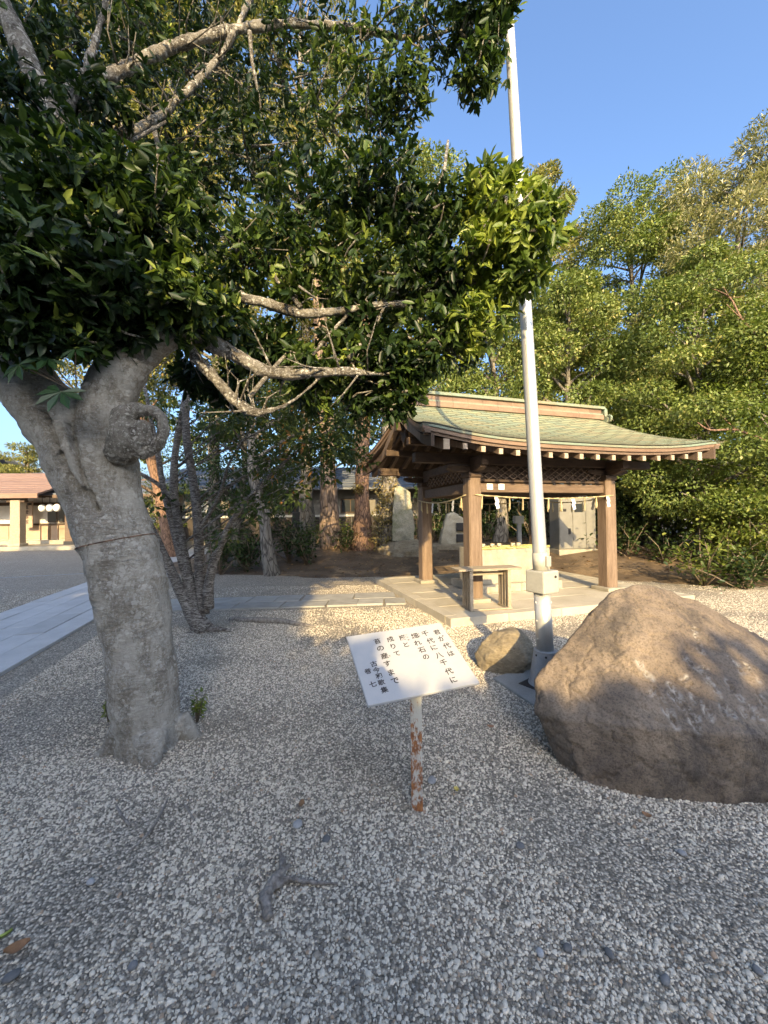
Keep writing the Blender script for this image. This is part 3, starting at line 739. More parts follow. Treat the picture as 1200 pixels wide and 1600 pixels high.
# stone basin, bamboo rack and ladles
bas = thing('water_basin', 'pale granite water basin standing under the pavilion roof', 'basin', PO, TH)
def uvbox(name, m, par, a, b, c, d, z0, z1, **k): return MB().bb(a, b, c, d, z0, z1).build(name, M[m], par, **k)
bu0, bu1, bv0, bv1 = .47, 1.95, .52, 1.36
for n_ in range(4):
    a = bu0 - .14 + (bu1 - bu0 + .34) * n_ / 4; b = a + (bu1 - bu0 + .34) / 4
    uvbox('plinth_stone', 'granite', bas, a + .002, b - .002, bv0 - .10, bv1 + .10, ZS + .001, ZS + .15, bevel=.01)
mb = MB(); zt = .88; rim = .13
mb.bb(bu0, bu1, bv0, bv0 + rim, ZS + .152, zt); mb.bb(bu0, bu1, bv1 - rim, bv1, ZS + .152, zt)
mb.bb(bu0, bu0 + rim, bv0 + rim, bv1 - rim, ZS + .152, zt); mb.bb(bu1 - rim, bu1, bv0 + rim, bv1 - rim, ZS + .152, zt); mb.bb(bu0 + rim, bu1 - rim, bv0 + rim, bv1 - rim, ZS + .152, .55)
mb.build('trough', M['granite'], bas)
uvbox('water', 'water', bas, bu0 + rim, bu1 - rim, bv0 + rim, bv1 - rim, .551, .80)
rack = thing('bamboo_rack', 'yellow bamboo poles laid across the granite basin as ladle rest', 'rack', uv(0, 0), TH)
for v_, z in ((bv0 + .05, zt + .021), (bv0 + .22, zt + .021), (bv0 + .40, zt + .021)):
    mb = MB(); n = 12; pts = [(bu0 - .02 + (bu1 - bu0 + .06) * i / n, v_, z) for i in range(n + 1)]
    mb.tube(pts, [.021 if i % 3 else .0235 for i in range(n + 1)], 10).build('bamboo_pole', M['bamboo'], rack, smooth=True)
where = ['first of the row from the basin end by the bench', 'second of the row from the bench end', 'in the middle of the row on the rack', 'fourth along the row towards the flagpole', 'last of the row nearest the flagpole']
for k, u_ in enumerate((.60, .77, .96, 1.22, 1.36)):
    la = thing('water_ladle', 'pale wooden ladle ' + where[k], 'ladle', uv(u_, bv0 + .05, zt + .045), TH + random.uniform(-.25, .25), 'ladles resting on the basin')
    mb = MB().lathe([(.034, 0), (.040, .004), (.041, .055), (.036, .055), (.034, .012)], 16, (0, .10, .0)); mb.build('cup', M['ladle_wood'], la, smooth=False)
    MB().tube([(.0, .07, .03), (.02, -.12, .004), (.04, -.26, -.025)], .0065, 6).build('handle', M['ladle_wood'], la)

# bench-like stand in front of the near post
st = thing('wooden_stand', 'weathered wooden stand with slatted legs in front of the post', 'stand', uv(-.07, -.50, ZS), TH + R(-6))
MB().bb(-.50, .50, -.17, .0, .585, .615).build('top_board', M['wood_grey'], st, bevel=.004)
MB().bb(-.50, .50, .004, .17, .585, .615).build('top_board', M['wood_grey'], st, bevel=.004)
for x in (-.30, .30):
    for y in (-.13, -.045, .04, .125): MB().bb(x - .026, x + .026, y - .022, y + .022, .03, .585).build('leg_slat', M['wood_grey'], st, bevel=.003)
    MB().bb(x - .03, x + .03, -.17, .17, .004, .03).build('foot_rail', M['wood_grey'], st, bevel=.003)
MB().bb(-.27, .27, -.165, -.13, .006, .028).build('stretcher', M['wood_grey'], st)
MB().bb(-.27, .27, -.02, .02, .50, .55).build('stretcher', M['wood_grey'], st)

# ================================================================== flagpole
fpo = Vector((1.40, 3.40, 0))
pole = thing('flagpole', 'tall silver metal flagpole with a pale control box at chest height', 'flagpole', fpo, 0)
LEAN = R(2.3)
lx = math.tan(LEAN)
def pp(z): return (-lx * max(z - .3, 0), 0, z)
mb = MB(); mb.tube([pp(z) for z in (.30, .82)], [.071, .069], 32); mb.build('lower_tube', M['aluminium'], pole, smooth=True)
mb = MB(); zz = [1.02, 1.2, 2, 3, 4, 5, 6, 7, 8.5]; mb.tube([pp(z) for z in zz], [.060 - .0037 * (z - 1) for z in zz], 32); mb.build('upper_tube', M['aluminium'], pole, smooth=True)
mb = MB(); mb.tube([pp(1.02), pp(1.17)], .065, 32); mb.build('collar', M['painted_box'], pole, smooth=True)
mb = MB(); mb.box((pp(1.1)[0] + .045, -.062, 1.10), (.05, .02, .09), R(20)); mb.build('collar_plate', M['cabinet'], pole, bevel=.004)
MB().box((pp(.92)[0] + .012, .01, .92), (.205, .19, .195), R(30)).build('control_box', M['painted_box'], pole, bevel=.012)
kb = Vector((pp(.92)[0] + .012, .01, .92)) + Matrix.Rotation(R(30), 3, 'Z') @ Vector((.05, -.097, .045))
MB().sphere(kb, .012).build('lock', M['black'], pole)
for z in (.42, .58, .74):
    for sg in (-1, 1): MB().sphere((pp(z)[0] + sg * .067, -.02, z), .008).build('rivet', M['aluminium'], pole)
mb = MB(); mb.lathe([(.150, .02), (.135, .06), (.098, .30), (.098, .32), (.085, .325)], 32); mb.build('base_sleeve', M['grey_steel'], pole, smooth=False)
for q in (200, 250, 290, 340): MB().sphere((.098 * math.cos(R(q)), .098 * math.sin(R(q)), .285), .010).build('bolt', M['black'], pole)
MB().box((-.01, 0, .016), (.34, .30, .022), R(38)).build('flange', M['black'], pole, bevel=.003)
cp = MB(); cp.add([(p.x, p.y, z) for z in (-.05, .02) for p in (G(770, 1062), G(842, 1110), G(900, 1075), G(838, 1040))], [(3, 2, 1, 0), (4, 5, 6, 7), (0, 1, 5, 4), (1, 2, 6, 5), (2, 3, 7, 6), (3, 0, 4, 7)])
o = cp.build('concrete_pad', M['flagstone'], bevel=.006); tag(o, 'grey concrete pad under the foot of the flagpole', 'concrete pad')

# ================================================================== sign
sg = thing('sign_board', 'tilted white poem sign with black brush lettering on a rusty post', 'sign', (.15, 2.0, 0), 0)
BC = Vector((.1241, 2.05, .7532)); yaw, tilt, ro, BW, BH = .2059, .4146, .1047, .5775, .4697
Xb = Vector((math.cos(yaw), math.sin(yaw), 0)); Bb = Vector((-math.sin(yaw), math.cos(yaw), 0)); Vb = Bb * math.cos(tilt) + Vector((0, 0, 1)) * math.sin(tilt)
Xb, Vb = Xb * math.cos(ro) + Vb * math.sin(ro), Vb * math.cos(ro) - Xb * math.sin(ro)
Nb = Xb.cross(Vb)
MS = Matrix(((Xb.x, Vb.x, Nb.x, BC.x), (Xb.y, Vb.y, Nb.y, BC.y), (Xb.z, Vb.z, Nb.z, BC.z), (0, 0, 0, 1)))
sgi = Matrix.Translation(-Vector((.15, 2.0, 0)))
bo = MB().bb(-BW / 2, BW / 2, -BH / 2, BH / 2, -.016, 0).build('board', M['board_white'], sg, bevel=.004)
bo.matrix_local = sgi @ MS
def board_uv(zx, zy):                            # zoomed photograph pixel -> board plane
    px, py = 540 + zx / 5.4545, 970 + zy / 5.4545
    d = ray(px, py); t = (BC - EYE).dot(Nb) / d.dot(Nb); q = EYE + d * t - BC
    return q.dot(Xb), q.dot(Vb)
COLS = [[('君', 778, 98), ('が', 818, 150), ('代', 862, 212), ('は', 897, 278)],
        [('千', 678, 108), ('代', 722, 170), ('に', 752, 228), ('八', 797, 295), ('千', 835, 355), ('代', 880, 430), ('に', 918, 502)],
        [('細', 588, 128), ('れ', 614, 188), ('石', 650, 248), ('の', 685, 308)],
        [('巌', 485, 143), ('と', 515, 203)],
        [('成', 380, 158), ('り', 405, 218), ('て', 437, 280)],
        [('苔', 270, 175), ('の', 297, 235), ('産', 330, 300), ('す', 355, 365), ('ま', 388, 440), ('で', 422, 512)],
        [('古', 240, 367), ('今', 262, 420), ('和', 283, 470), ('歌', 305, 525), ('集', 330, 588)],
        [('巻', 190, 430), ('七', 232, 540)]]
RUBY = [[('さ', 620, 112), ('ざ', 630, 132)], [('い', 517, 120), ('わ', 527, 140), ('お', 537, 162)], [('む', 376, 298)]]
def glyph(ch):
    cu = bpy.data.curves.new('g', 'FONT'); cu.body = ch; cu.size = 1; cu.align_x = 'CENTER'; cu.resolution_u = 3; cu.offset = .022
    ob = bpy.data.objects.new('g', cu); COL.objects.link(ob)
    dg = bpy.context.evaluated_depsgraph_get(); dg.update()
    me = bpy.data.meshes.new_from_object(ob.evaluated_get(dg)); bpy.data.objects.remove(ob)
    c = coords(me).copy(); f = [tuple(p.vertices) for p in me.polygons]; bpy.data.meshes.remove(me)
    if len(c):
        lo, hi = c.min(0), c.max(0); c[:, :2] -= (lo + hi)[:2] / 2
    return c, f
def letter_col(chars, size, mat_, parent, M4, uvf, name='lettering', z=.0008, skew=.10):
    mb = MB()
    for ch, zx, zy in chars:
        c, f = glyph(ch); a, b = uvf(zx, zy)
        if not len(c): continue
        # brush-like: rising strokes, slightly uneven size
        k = size * random.uniform(.95, 1.06)
        pts = [(a + k * p[0], b + k * (p[1] + skew * p[0]), z) for p in c]
        mb.add(pts, f)
    o = mb.build(name, mat_, parent); o.matrix_local = M4; return o
for cdef in COLS[:6]: letter_col(cdef, .043, M['ink'], sg, sgi @ MS, board_uv)
for cdef in COLS[6:]: letter_col(cdef, .037, M['ink'], sg, sgi @ MS, board_uv)
for cdef in RUBY: letter_col(cdef, .013, M['ink'], sg, sgi @ MS, board_uv, 'small_lettering')
mb = MB(); mb.bb(-.028, .030, -.016, .016, -.02, .685); mb.build('post', M['rusty'], sg, bevel=.002)
br = MB().bb(-.16, .17, -.02, .02, -.030, -.0165).build('bracket', M['rusty'], sg); br.matrix_local = sgi @ MS

# ================================================================== rocks
def rock(name, pts, m, voxel, label, cat='rock', amp=.03, sc=2.5, smooth=6, group=None, chip=0.0):
    bm = bmesh.new()
    c = sum((Vector(p) for p in pts), Vector()) / len(pts); base = Vector((c.x, c.y, 0))
    for p in pts: bm.verts.new(Vector(p) - base)
    bmesh.ops.convex_hull(bm, input=bm.verts)
    me = bpy.data.meshes.new('t'); bm.to_mesh(me); bm.free()
    mb = MB(); mb.v = [tuple(v.co) for v in me.vertices]; mb.f = [tuple(p.vertices) for p in me.polygons]; bpy.data.meshes.remove(me)
    me = remesh(mb, voxel, smooth)
    displace(me, amp, sc, 4, base); displace(me, amp * .22, sc * 6, 3, base)
    if chip:                                     # flat fracture facets and ledges
        co_ = coords(me).copy(); nq = np.empty(len(co_) * 3); me.vertices.foreach_get('normal', nq); nq = nq.reshape(-1, 3)
        hv_ = np.array([noise.voronoi(Vector((c[0] * 2.6 + .3 * c[2], c[1] * 2.6, c[2] * 3.4)))[0][1] - noise.voronoi(Vector((c[0] * 2.6 + .3 * c[2], c[1] * 2.6, c[2] * 3.4)))[0][0] for c in co_])
        rg = np.array([abs(noise.fractal(Vector(c) * 5.5, 1, 2, 4)) for c in co_])
        set_coords(me, co_ - nq * (np.clip(.16 - hv_, 0, .16) * chip * 1.6 + np.clip(.10 - rg, 0, .1) * .10)[:, None])
    o = link(name, me, m, smooth=True); o.location = base
    return tag(o, label, cat, group)
bp = [(1.05, 2.36, -.06), (1.12, 2.18, -.06), (1.3, 2.06, -.06), (1.7, 2.0, -.06), (2.15, 2.0, -.06), (2.7, 2.1, -.06), (3.0, 2.4, -.06), (2.9, 3.0, -.06), (2.3, 3.25, -.06), (1.6, 3.15, -.06), (1.2, 2.8, -.06),
      (.93, 2.44, .27), (.97, 2.52, .45), (1.19, 2.6, .64), (1.42, 2.64, .82), (1.55, 2.66, .96), (1.70, 2.66, 1.02), (1.80, 2.68, 1.02), (2.0, 2.70, .97), (2.30, 2.70, .84), (2.66, 2.68, .62), (3.0, 2.6, .3),
      (1.02, 2.26, .30), (1.35, 2.06, .36), (1.8, 2.0, .36), (2.3, 2.02, .30), (2.7, 2.1, .22), (1.7, 2.95, .8), (2.2, 3.1, .5)]
bo = rock('boulder', bp, M['boulder'], .010, 'large brown peaked boulder with worn carved characters', 'boulder', .022, 2.0, 7, chip=.025)
me = bo.data
# incised characters: strokes cut into the sloping face
bvh = BVHTree.FromPolygons([Vector(c) + bo.location for c in coords(me)], [tuple(p.vertices) for p in me.polygons])
STR = [[(265, 240), (300, 310), (360, 370)], [(310, 320), (340, 345)], [(380, 440), (420, 500), (460, 600), (540, 715)], [(360, 480), (385, 440)], [(490, 410), (560, 500), (620, 590), (650, 680), (700, 745)], [(500, 480), (580, 580)],
       [(640, 470), (670, 545)], [(650, 480), (720, 550)], [(745, 590), (785, 660)], [(760, 580), (790, 640)], [(580, 390), (620, 360)], [(620, 440), (655, 405)], [(770, 390), (800, 420), (830, 460)], [(800, 375), (850, 430)],
       [(865, 520), (870, 570), (895, 665)], [(880, 560), (940, 640)], [(910, 580), (950, 630)], [(910, 390), (940, 440), (1010, 520)], [(930, 470), (945, 430)], [(1130, 480), (1170, 555)], [(1085, 570), (1075, 660)], [(1090, 590), (1160, 660)],
       [(1010, 590), (1040, 640)], [(660, 10), (720, 185)], [(620, 240), (700, 300)], [(690, 290), (750, 300)], [(905, 210), (950, 250)], [(980, 270), (1000, 320)], [(690, 640), (700, 700)], [(500, 610), (520, 680)], [(730, 330), (760, 360)], [(1040, 270), (1060, 310)], [(1110, 360), (1135, 385)]]
co = coords(me).copy(); carve = np.zeros(len(co)); nn = np.empty(len(co) * 3); me.vertices.foreach_get('normal', nn); nn = nn.reshape(-1, 3)
W3 = co + np.array(bo.location)
for s_ in STR:
    pts = []
    for (a, b), (c, d) in zip(s_[:-1], s_[1:]):
        for t in np.linspace(0, 1, 9):
            px, py = 940 + (a + (c - a) * t) * .2167, 980 + (b + (d - b) * t) * .2167
            h = bvh.ray_cast(EYE, ray(px, py).normalized())[0]
            if h: pts.append(h)
    if not pts: continue
    pts = np.array(pts); rad = random.uniform(.008, .012)
    dm = np.min(np.linalg.norm(W3[:, None, :] - pts[None], axis=2), axis=1)
    carve = np.maximum(carve, np.clip(1.5 - dm / rad * .6, 0, 1) * (dm > rad * .45)); co -= nn * (np.clip(1 - dm / rad, 0, 1) * .016)[:, None]
set_coords(me, co); a = me.attributes.new('carve', 'FLOAT', 'POINT'); a.data.foreach_set('value', carve.astype(np.float32))
def ring_rock(cx, cy, rx, ry, h, n=9, seed=0):
    r_ = random.Random(seed); pts = []
    for z, k in ((-.04, .95), (h * .35, 1.05), (h * .75, .85), (h, .45)):
        for i in range(n):
            a = 2 * math.pi * (i + r_.random() * .6) / n; j = r_.uniform(.85, 1.1)
            pts.append((cx + rx * k * j * math.cos(a), cy + ry * k * j * math.sin(a), z * r_.uniform(.92, 1.05)))
    return pts
rock('rock', ring_rock(1.20, 3.85, .29, .22, .35, 9, 3), M['rock_small'], .012, 'squat sunlit tan rock beside the foot of the flagpole', 'rock', .03, 3.5, 5)
rock('rock', ring_rock(3.15, 2.35, .25, .2, .16, 8, 5), M['rock_small'], .014, 'low dark rock half hidden behind the end of the boulder', 'rock', .03, 3.5, 5)

# ================================================================== small things lying on the gravel
dw = MB()
def PG(x, y, h, hw):
    p = G(x, y, 0); d = p.y; return (p.x, p.y, h * .8, .74 * hw / FPX * d)
limb(dw, [PG(420, 1440, .018, 10), PG(415, 1415, .03, 11), PG(425, 1392, .035, 11), PG(440, 1372, .03, 9), PG(441, 1355, .026, 7), PG(437, 1338, .02, 3)], 5, 8, .3)
limb(dw, [PG(425, 1395, .03, 9), PG(445, 1384, .032, 6), PG(470, 1384, .026, 4.2), PG(500, 1386, .02, 3.4), PG(528, 1384, .014, 2.2)], 5, 8, .25)
limb(dw, [PG(438, 1378, .03, 6), PG(448, 1366, .03, 3.5), PG(455, 1358, .03, 1.8)], 4, 7, .25)
me = remesh(dw, .0035, 1); displace(me, .007, 55, 4); o = link('driftwood', me, M['driftwood'], smooth=True); tag(o, 'forked grey weathered root lying on the gravel in front', 'driftwood')
for pts, lb in (([PG(182, 1262, .01, 2), PG(190, 1278, .012, 3.2), PG(203, 1292, .008, 2)], 'short curved dark twig on gravel beside the longer twig'),
                ([PG(262, 1250, .008, 1.5), PG(248, 1280, .012, 2.6), PG(232, 1305, .012, 3), PG(206, 1330, .008, 1.6)], 'long thin grey twig lying in front of the big trunk'),
                ([PG(288, 1258, .008, 1.2), PG(296, 1272, .01, 2.2), PG(304, 1284, .006, 1.2)], 'tiny dark twig, closest of three to the sign post')):
    mb = MB(); limb(mb, pts, 5, 6, .3); o = mb.build('twig', M['driftwood'], smooth=True); tag(o, lb, 'twig', 'twigs on the gravel')
mb = MB(); limb(mb, [PG(360, 968, .0, 6), PG(400, 972, .03, 7), PG(440, 974, .035, 6), PG(475, 979, .025, 4), PG(495, 979, .0, 2)], 5, 8, .25)
o = mb.build('tree_root', M['driftwood'], smooth=True); tag(o, 'long surface root running across gravel from the many stemmed tree', 'root')
STN = [(465, 1291, 10, 8, .35, 'round pale grey stone just behind the driftwood'), (675, 1222, 13, 6, .3, 'flat grey stone beside the foot of the sign post'), (142, 1382, 9, 5, .4, 'flat pale stone on gravel in front of the twigs'),
       (208, 1514, 9, 6, .2, 'smooth light grey stone near the bottom edge'), (888, 1486, 8, 7, .06, 'dark slate pebble towards the corner under the boulder'), (952, 1495, 7, 8, .08, 'dark slate stone paired beside another slate pebble'),
       (845, 1493, 9, 5, .45, 'pale bluish flat stone beside the slate pebbles'), (1066, 1336, 8, 5, .3, 'pale flat stone in front of the boulder'), (813, 1325, 9, 6, .16, 'bluish grey stone between sign post and boulder'), (1040, 1536, 8, 9, .2, 'grey angular stone near the lower right corner'),
       (18, 1530, 15, 8, .08, 'wide dark slate stone by the brown leaf'), (1185, 1522, 10, 6, .2, 'grey stone at the edge below the boulder end'), (510, 1314, 8, 7, .12, 'dark blue grey stone right behind the driftwood fork')]
for k, (x, y, a, b, sh, lb) in enumerate(STN):
    a, b, sh = a * .72, b * .72, max(sh, .14)
    c = G(x, y); s_ = c.y / FPX; mb = MB(); mb.sphere((0, 0, 0), 1)
    me = mb.mesh(); me.transform(Matrix.Diagonal((a * s_ * 1.05, b * s_ * 1.5, .010, 1))); displace(me, .003, 40, 2, (k, 0, 0))
    mt = M.setdefault('stone%.2f' % sh, mottled('stone%.2f' % sh, (sh * .9, sh * .92, sh * .95), (sh * 1.15, sh * 1.15, sh * 1.12), 30, fine=200, finec=.2, bstr=.1, vary=0))
    o = link('flat_stone', me, mt, smooth=True); o.location = (c.x, c.y, .011); o.rotation_euler = (0, 0, k * 1.3); tag(o, lb, 'stone', 'larger stones in the gravel')
LVS = [(25, 1490, .034, .022, (.32, .17, .08), 'curled brown leaf at the lower left corner'), (713, 1240, .018, .016, (.62, .50, .14), 'small yellow leaf lying near the sign post foot'), (767, 1140, .022, .02, (.42, .22, .13), 'rust coloured leaf between sign and boulder'),
       (4, 1472, .028, .007, (.36, .44, .10), 'narrow green leaf at the left edge'), (472, 1262, .022, .016, (.28, .16, .08), 'small brown leaf on gravel left of the sign post'), (1010, 1280, .02, .015, (.33, .18, .09), 'small brown leaf close in front of the boulder')]
for k, (x, y, l, wd, cc, lb) in enumerate(LVS):
    c = G(x, y); mb = MB(); n = 6; vs = []
    for i in range(n + 1):
        t = i / n; hw = wd * math.sin(math.pi * min(t * .92 + .04, 1)) ** .8
        for sgn in (-1, 0, 1): vs.append((l * (t - .5) * 2, sgn * hw, .006 + .010 * abs(sgn) + .008 * (t - .5) ** 2 * 4))
    mb.add(vs, [(i * 3 + j, i * 3 + j + 1, i * 3 + j + 4, i * 3 + j + 3) for i in range(n) for j in range(2)])
    o = mb.build('fallen_leaf', mottled('dry_leaf%d' % k, cc, tuple(q * .75 for q in cc), 60, fine=200, finec=.2, vary=0, bstr=.1), smooth=True)
    o.location = (c.x, c.y, .008); o.rotation_euler = (.1, .1, .7 + k); tag(o, lb, 'leaf', 'fallen leaves')

# ================================================================== behind the pavilion: stele, monument, cabinet
def bz(x, y): return bank_h(x, y)
c = G(640, 858, .35); c = Vector((c.x, c.y, bz(c.x, c.y)))
sd = 12.6
ste = thing('stone_stele', 'tall upright greenish stone stele on a rough mound beside pavilion', 'monument', (P(636, 850, sd).x, sd, bz(P(636, 850, sd).x, sd)), 0)
b0 = ste.location
prof = [(612, 846), (613, 800), (616, 762), (622, 759), (632, 763), (641, 769), (644, 800), (648, 822), (646, 846)]
mb = MB(); vs = []
for dy in (-.13, .13):
    for x, y in prof:
        p = P(x, y, sd); vs.append((p.x - b0.x, dy * (1 if y > 780 else .8), p.z - b0.z))
n = len(prof); mb.add(vs, [tuple(range(n)), tuple(range(2 * n - 1, n - 1, -1))] + [(k, n + k, n + (k + 1) % n, (k + 1) % n) for k in range(n)])
me = remesh(mb, .03, 3); displace(me, .03, 4, 4); link('slab', me, M['stele'], ste, smooth=True)
mbp = MB(); lo = P(640, 846, sd).z - b0.z
rr = random.Random(4); bm = bmesh.new()
for z, k in ((-.3, 1.15), (lo * .4, 1.0), (lo * .85, .72), (lo + .03, .5)):
    for i in range(10):
        a = 2 * math.pi * i / 10; j = rr.uniform(.9, 1.1); bm.verts.new((.05 + .95 * k * j * math.cos(a), .7 * k * j * math.sin(a), z))
bmesh.ops.convex_hull(bm, input=bm.verts); me = bpy.data.meshes.new('t'); bm.to_mesh(me); bm.free()
mbp.v = [tuple(v.co) for v in me.vertices]; mbp.f = [tuple(p.vertices) for p in me.polygons]
me = remesh(mbp, .04, 3); displace(me, .07, 4, 4); link('mound', me, M['rock_small'], ste, smooth=True)

md_ = 13.2
mon = thing('stone_monument', 'broad sloping stone monument with two black plaques seen through the pavilion', 'monument', (P(712, 850, md_).x, md_, bz(P(712, 850, md_).x, md_)), 0)
b0 = mon.location
prof = [(686, 852), (688, 838), (693, 818), (697, 804), (703, 801), (710, 801), (726, 812), (742, 830), (748, 852)]
mb = MB(); vs = []
for dy in (-.2, .2):
    for x, y in prof:
        p = P(x, y, md_); vs.append((p.x - b0.x, dy * (1.2 if y > 830 else .8), p.z - b0.z))
n = len(prof); mb.add(vs, [tuple(range(n)), tuple(range(2 * n - 1, n - 1, -1))] + [(k, n + k, n + (k + 1) % n, (k + 1) % n) for k in range(n)])
me = remesh(mb, .035, 2); displace(me, .025, 5, 3); link('slab', me, M['monument'], mon, smooth=True)
for y0, y1 in ((816.5, 829), (834, 846)):
    a, b = P(711, y1, md_), P(727, y0, md_)
    MB().bb(a.x - b0.x, b.x - b0.x, -.285, -.22, a.z - b0.z, b.z - b0.z).build('plaque', M['plaque'], mon, bevel=.008)
MB().bb(-.9, .95, -.5, .45, -.3, P(712, 852, md_).z - b0.z + .06).build('plinth', M['rock_small'], mon, bevel=.06)

cd = 11.4
cab = thing('electric_cabinet', 'white metal electrical cabinet standing behind the pavilion', 'cabinet', (P(902, 858, cd).x, cd, 0), R(8))
x0, x1 = P(872, 858, cd).x - cab.location.x, P(934, 858, cd).x - cab.location.x; zb, zt2 = P(902, 858, cd).z, P(902, 778, cd).z
MB().bb(x0, x1, 0, .5, zb, zt2).build('body', M['cabinet_shaded'], cab, bevel=.012)
MB().bb(x0 - .03, x1 + .03, -.04, .54, zb - .5, zb - .002).build('plinth', M['granite'], cab, bevel=.01)
xm = x0 + (x1 - x0) * .36; xm2 = x0 + (x1 - x0) * .72
for a, b in ((x0, xm), (xm, xm2), (xm2, x1)):
    MB().bb(a + .012, b - .012, -.022, -.002, zb + .03, zt2 - .03).build('door', M['cabinet_shaded'], cab, bevel=.004)
MB().bb(xm + .06, xm2 - .10, -.030, -.024, zt2 - .42, zt2 - .17).build('meter_window', M['glass'], cab)
MB().bb(x0 + .12, x0 + .22, -.028, -.024, zt2 - .40, zt2 - .32).build('label_plate', M['black'], cab)
MB().bb(xm - .14, xm - .08, -.05, -.024, zb + .45, zb + .62).build('handle', M['black'], cab)

# small post with a pale box, seen under the pavilion
ud = 10.2; pu = P(812, 880, ud)
up_ = thing('utility_post', 'grey utility post with a pale box on top under the pavilion', 'post', (pu.x, ud, 0), 0)
zt3 = P(812, 818, ud).z; MB().bb(-.05, .05, -.05, .05, 0, zt3).build('post', M['grey_steel'], up_, bevel=.006)
MB().bb(-.13, .10, -.09, .09, zt3 + .001, P(812, 806, ud).z).build('box', M['cabinet'], up_, bevel=.01)

# ================================================================== buildings
def roof_slope(par, name, m, x0, x1, ye, ze, yr, zr, rows, cut=(0, 0), thick=.10, proud=.02):
    """one roof slope as overlapping courses; cut pulls in the ridge end"""
    for k in range(rows):
        t0, t1 = k / rows, (k + 1.05) / rows; mb = MB(); V = []
        for t, dz in ((t0, proud), (min(t1, 1), 0)):
            y, z = ye + (yr - ye) * t, ze + (zr - ze) * t
            V += [(x0 + cut[0] * t, y, z + dz), (x1 - cut[1] * t, y, z + dz)]
        V += [(a, b, c - thick) for a, b, c in V]
        mb.add(V, [(0, 1, 3, 2), (4, 6, 7, 5), (0, 4, 5, 1), (2, 3, 7, 6), (0, 2, 6, 4), (1, 5, 7, 3)]).build(name, m, par)
BY = 21.0
lb_ = thing('shrine_office', 'low shrine building with broad reddish roof and white walls beyond the granite path', 'building', (-20, BY, 0), R(4))
def lx_(px, Y=BY): return P(px, 800, Y).x + 20
xl, xr = lx_(-330), lx_(112)
zE = 2.95
roof_slope(lb_, 'roof_course', M['roof_red'], xl - 1, lx_(84), -1.2, zE, 3.6, 4.55, 12, (0, 0))
roof_slope(lb_, 'roof_course', M['roof_red'], xl - 1, lx_(84), 8.2, zE, 3.6, 4.55, 6, (0, 0))
roof_slope(lb_, 'roof_course', M['roof_slate'], lx_(84) - .9, xr + 5.0, -.2, zE + .05, 3.6, 4.05, 8)
MB().bb(xl - 1, lx_(84), -1.24, -1.16, zE - .24, zE - .012).build('fascia', M['roof_red'], lb_)
MB().bb(lx_(84) + .004, xr + 5, -.26, -.2, zE - .2, zE - .02).build('fascia', M['wood_h'], lb_)
MB().bb(xl, xr + 4, .9, 7, 0, .42).build('platform', M['granite'], lb_, bevel=.02)
MB().bb(xl, xr + 2, -1.3, .896, 0, .2).build('platform', M['granite'], lb_, bevel=.02)
MB().bb(xl, xr + 4, 1.5, 7, .42, 3.0).build('wall', M['plaster'], lb_)
for k in range(9):
    a = xl + (xr + 4 - xl) * k / 9; b = xl + (xr + 4 - xl) * (k + 1) / 9
    MB().bb(a + .02, b - .02, 1.46, 1.5, .45, 1.25).build('wall_panel', M['tan_panel'], lb_)
for z0, z1 in ((1.26, 1.38), (2.42, 2.60)): MB().bb(xl, xr + 4, 1.44, 1.5, z0, z1).build('rail', M['wood_dark'], lb_)
MB().bb(xl, lx_(60), -.95, -.75, 2.62, 2.86).build('eave_beam', M['wood_dark'], lb_)
for k in range(22):
    xx = xl + .3 + k * .62
    if xx < lx_(80): MB().bb(xx - .05, xx + .05, -1.1, 1.5, 2.86, 2.94).build('rafter', M['wood_dark'], lb_)
for px in (-190, -70, 47):
    x = lx_(px)
    MB().bb(x - .24, x + .24, -1.0, -.6, .2, 2.62).build('post', M['wood_grey'], lb_, bevel=.02)
    MB().bb(x - .30, x + .30, -1.08, -.52, .2, .36).build('post_base', M['granite'], lb_, bevel=.02)
    MB().bb(x - .45, x + .45, -.98, -.7, 2.5, 2.618).build('bracket', M['wood_dark'], lb_, bevel=.02)
x = lx_(108); MB().bb(x - .24, x + .24, -.2, .2, .2, 2.7).build('post', M['wood_h'], lb_, bevel=.02); MB().bb(x - .28, x + .28, -.24, .24, .2, .40).build('post_base', M['black'], lb_)
for px0, px1 in ((78, 92), (94, 104)):
    a, b = lx_(px0, 22.5), lx_(px1, 22.5)
    wf = MB().bb(a, b, 1.42, 1.455, 1.42, 2.40).build('window_frame', M['wood_dark'], lb_); MB().bb(a + .05, b - .05, 1.41, 1.418, 1.47, 2.35).build('pane', M['glass'], wf)
for px in (-30, 28): MB().bb(lx_(px, 22.4) - .06, lx_(px, 22.4) + .06, 1.40, 1.455, .45, 2.95).build('wall_post', M['wood_dark'], lb_)
for a, b in ((66, 78), (80, 92)):
    xa, xb = lx_(a, 22), lx_(b, 22); mb = MB(); mb.tube([(xa, .95, .43), (xa, .95, 1.25), (xb, .95, 1.25), (xb, .95, .43)], .03, 6); mb.build('handrail', M['wood_dark'], lb_)
sx = lx_(33, 21.6)
nb = thing('notice_plank', 'vertical wooden name plank hung on the shrine building wall', 'sign', (sx - 20, BY + 1.0, 1.15), R(4))
MB().bb(-.28, .28, -.04, .04, 0, 1.5).build('plank', M['tan_panel'], nb, bevel=.01)
mb = MB()
for k in range(4):
    for q in range(4):
        zz_ = 1.08 - k * .28 + q * .05; mb.bb(-.12 + .03 * (q % 2), .10 - .04 * ((q + k) % 3), -.048, -.042, zz_, zz_ + .022)
    mb.bb(-.02, .02, -.0495, -.0425, 1.05 - k * .28, 1.27 - k * .28)
mb.build('lettering', M['ink'], nb)
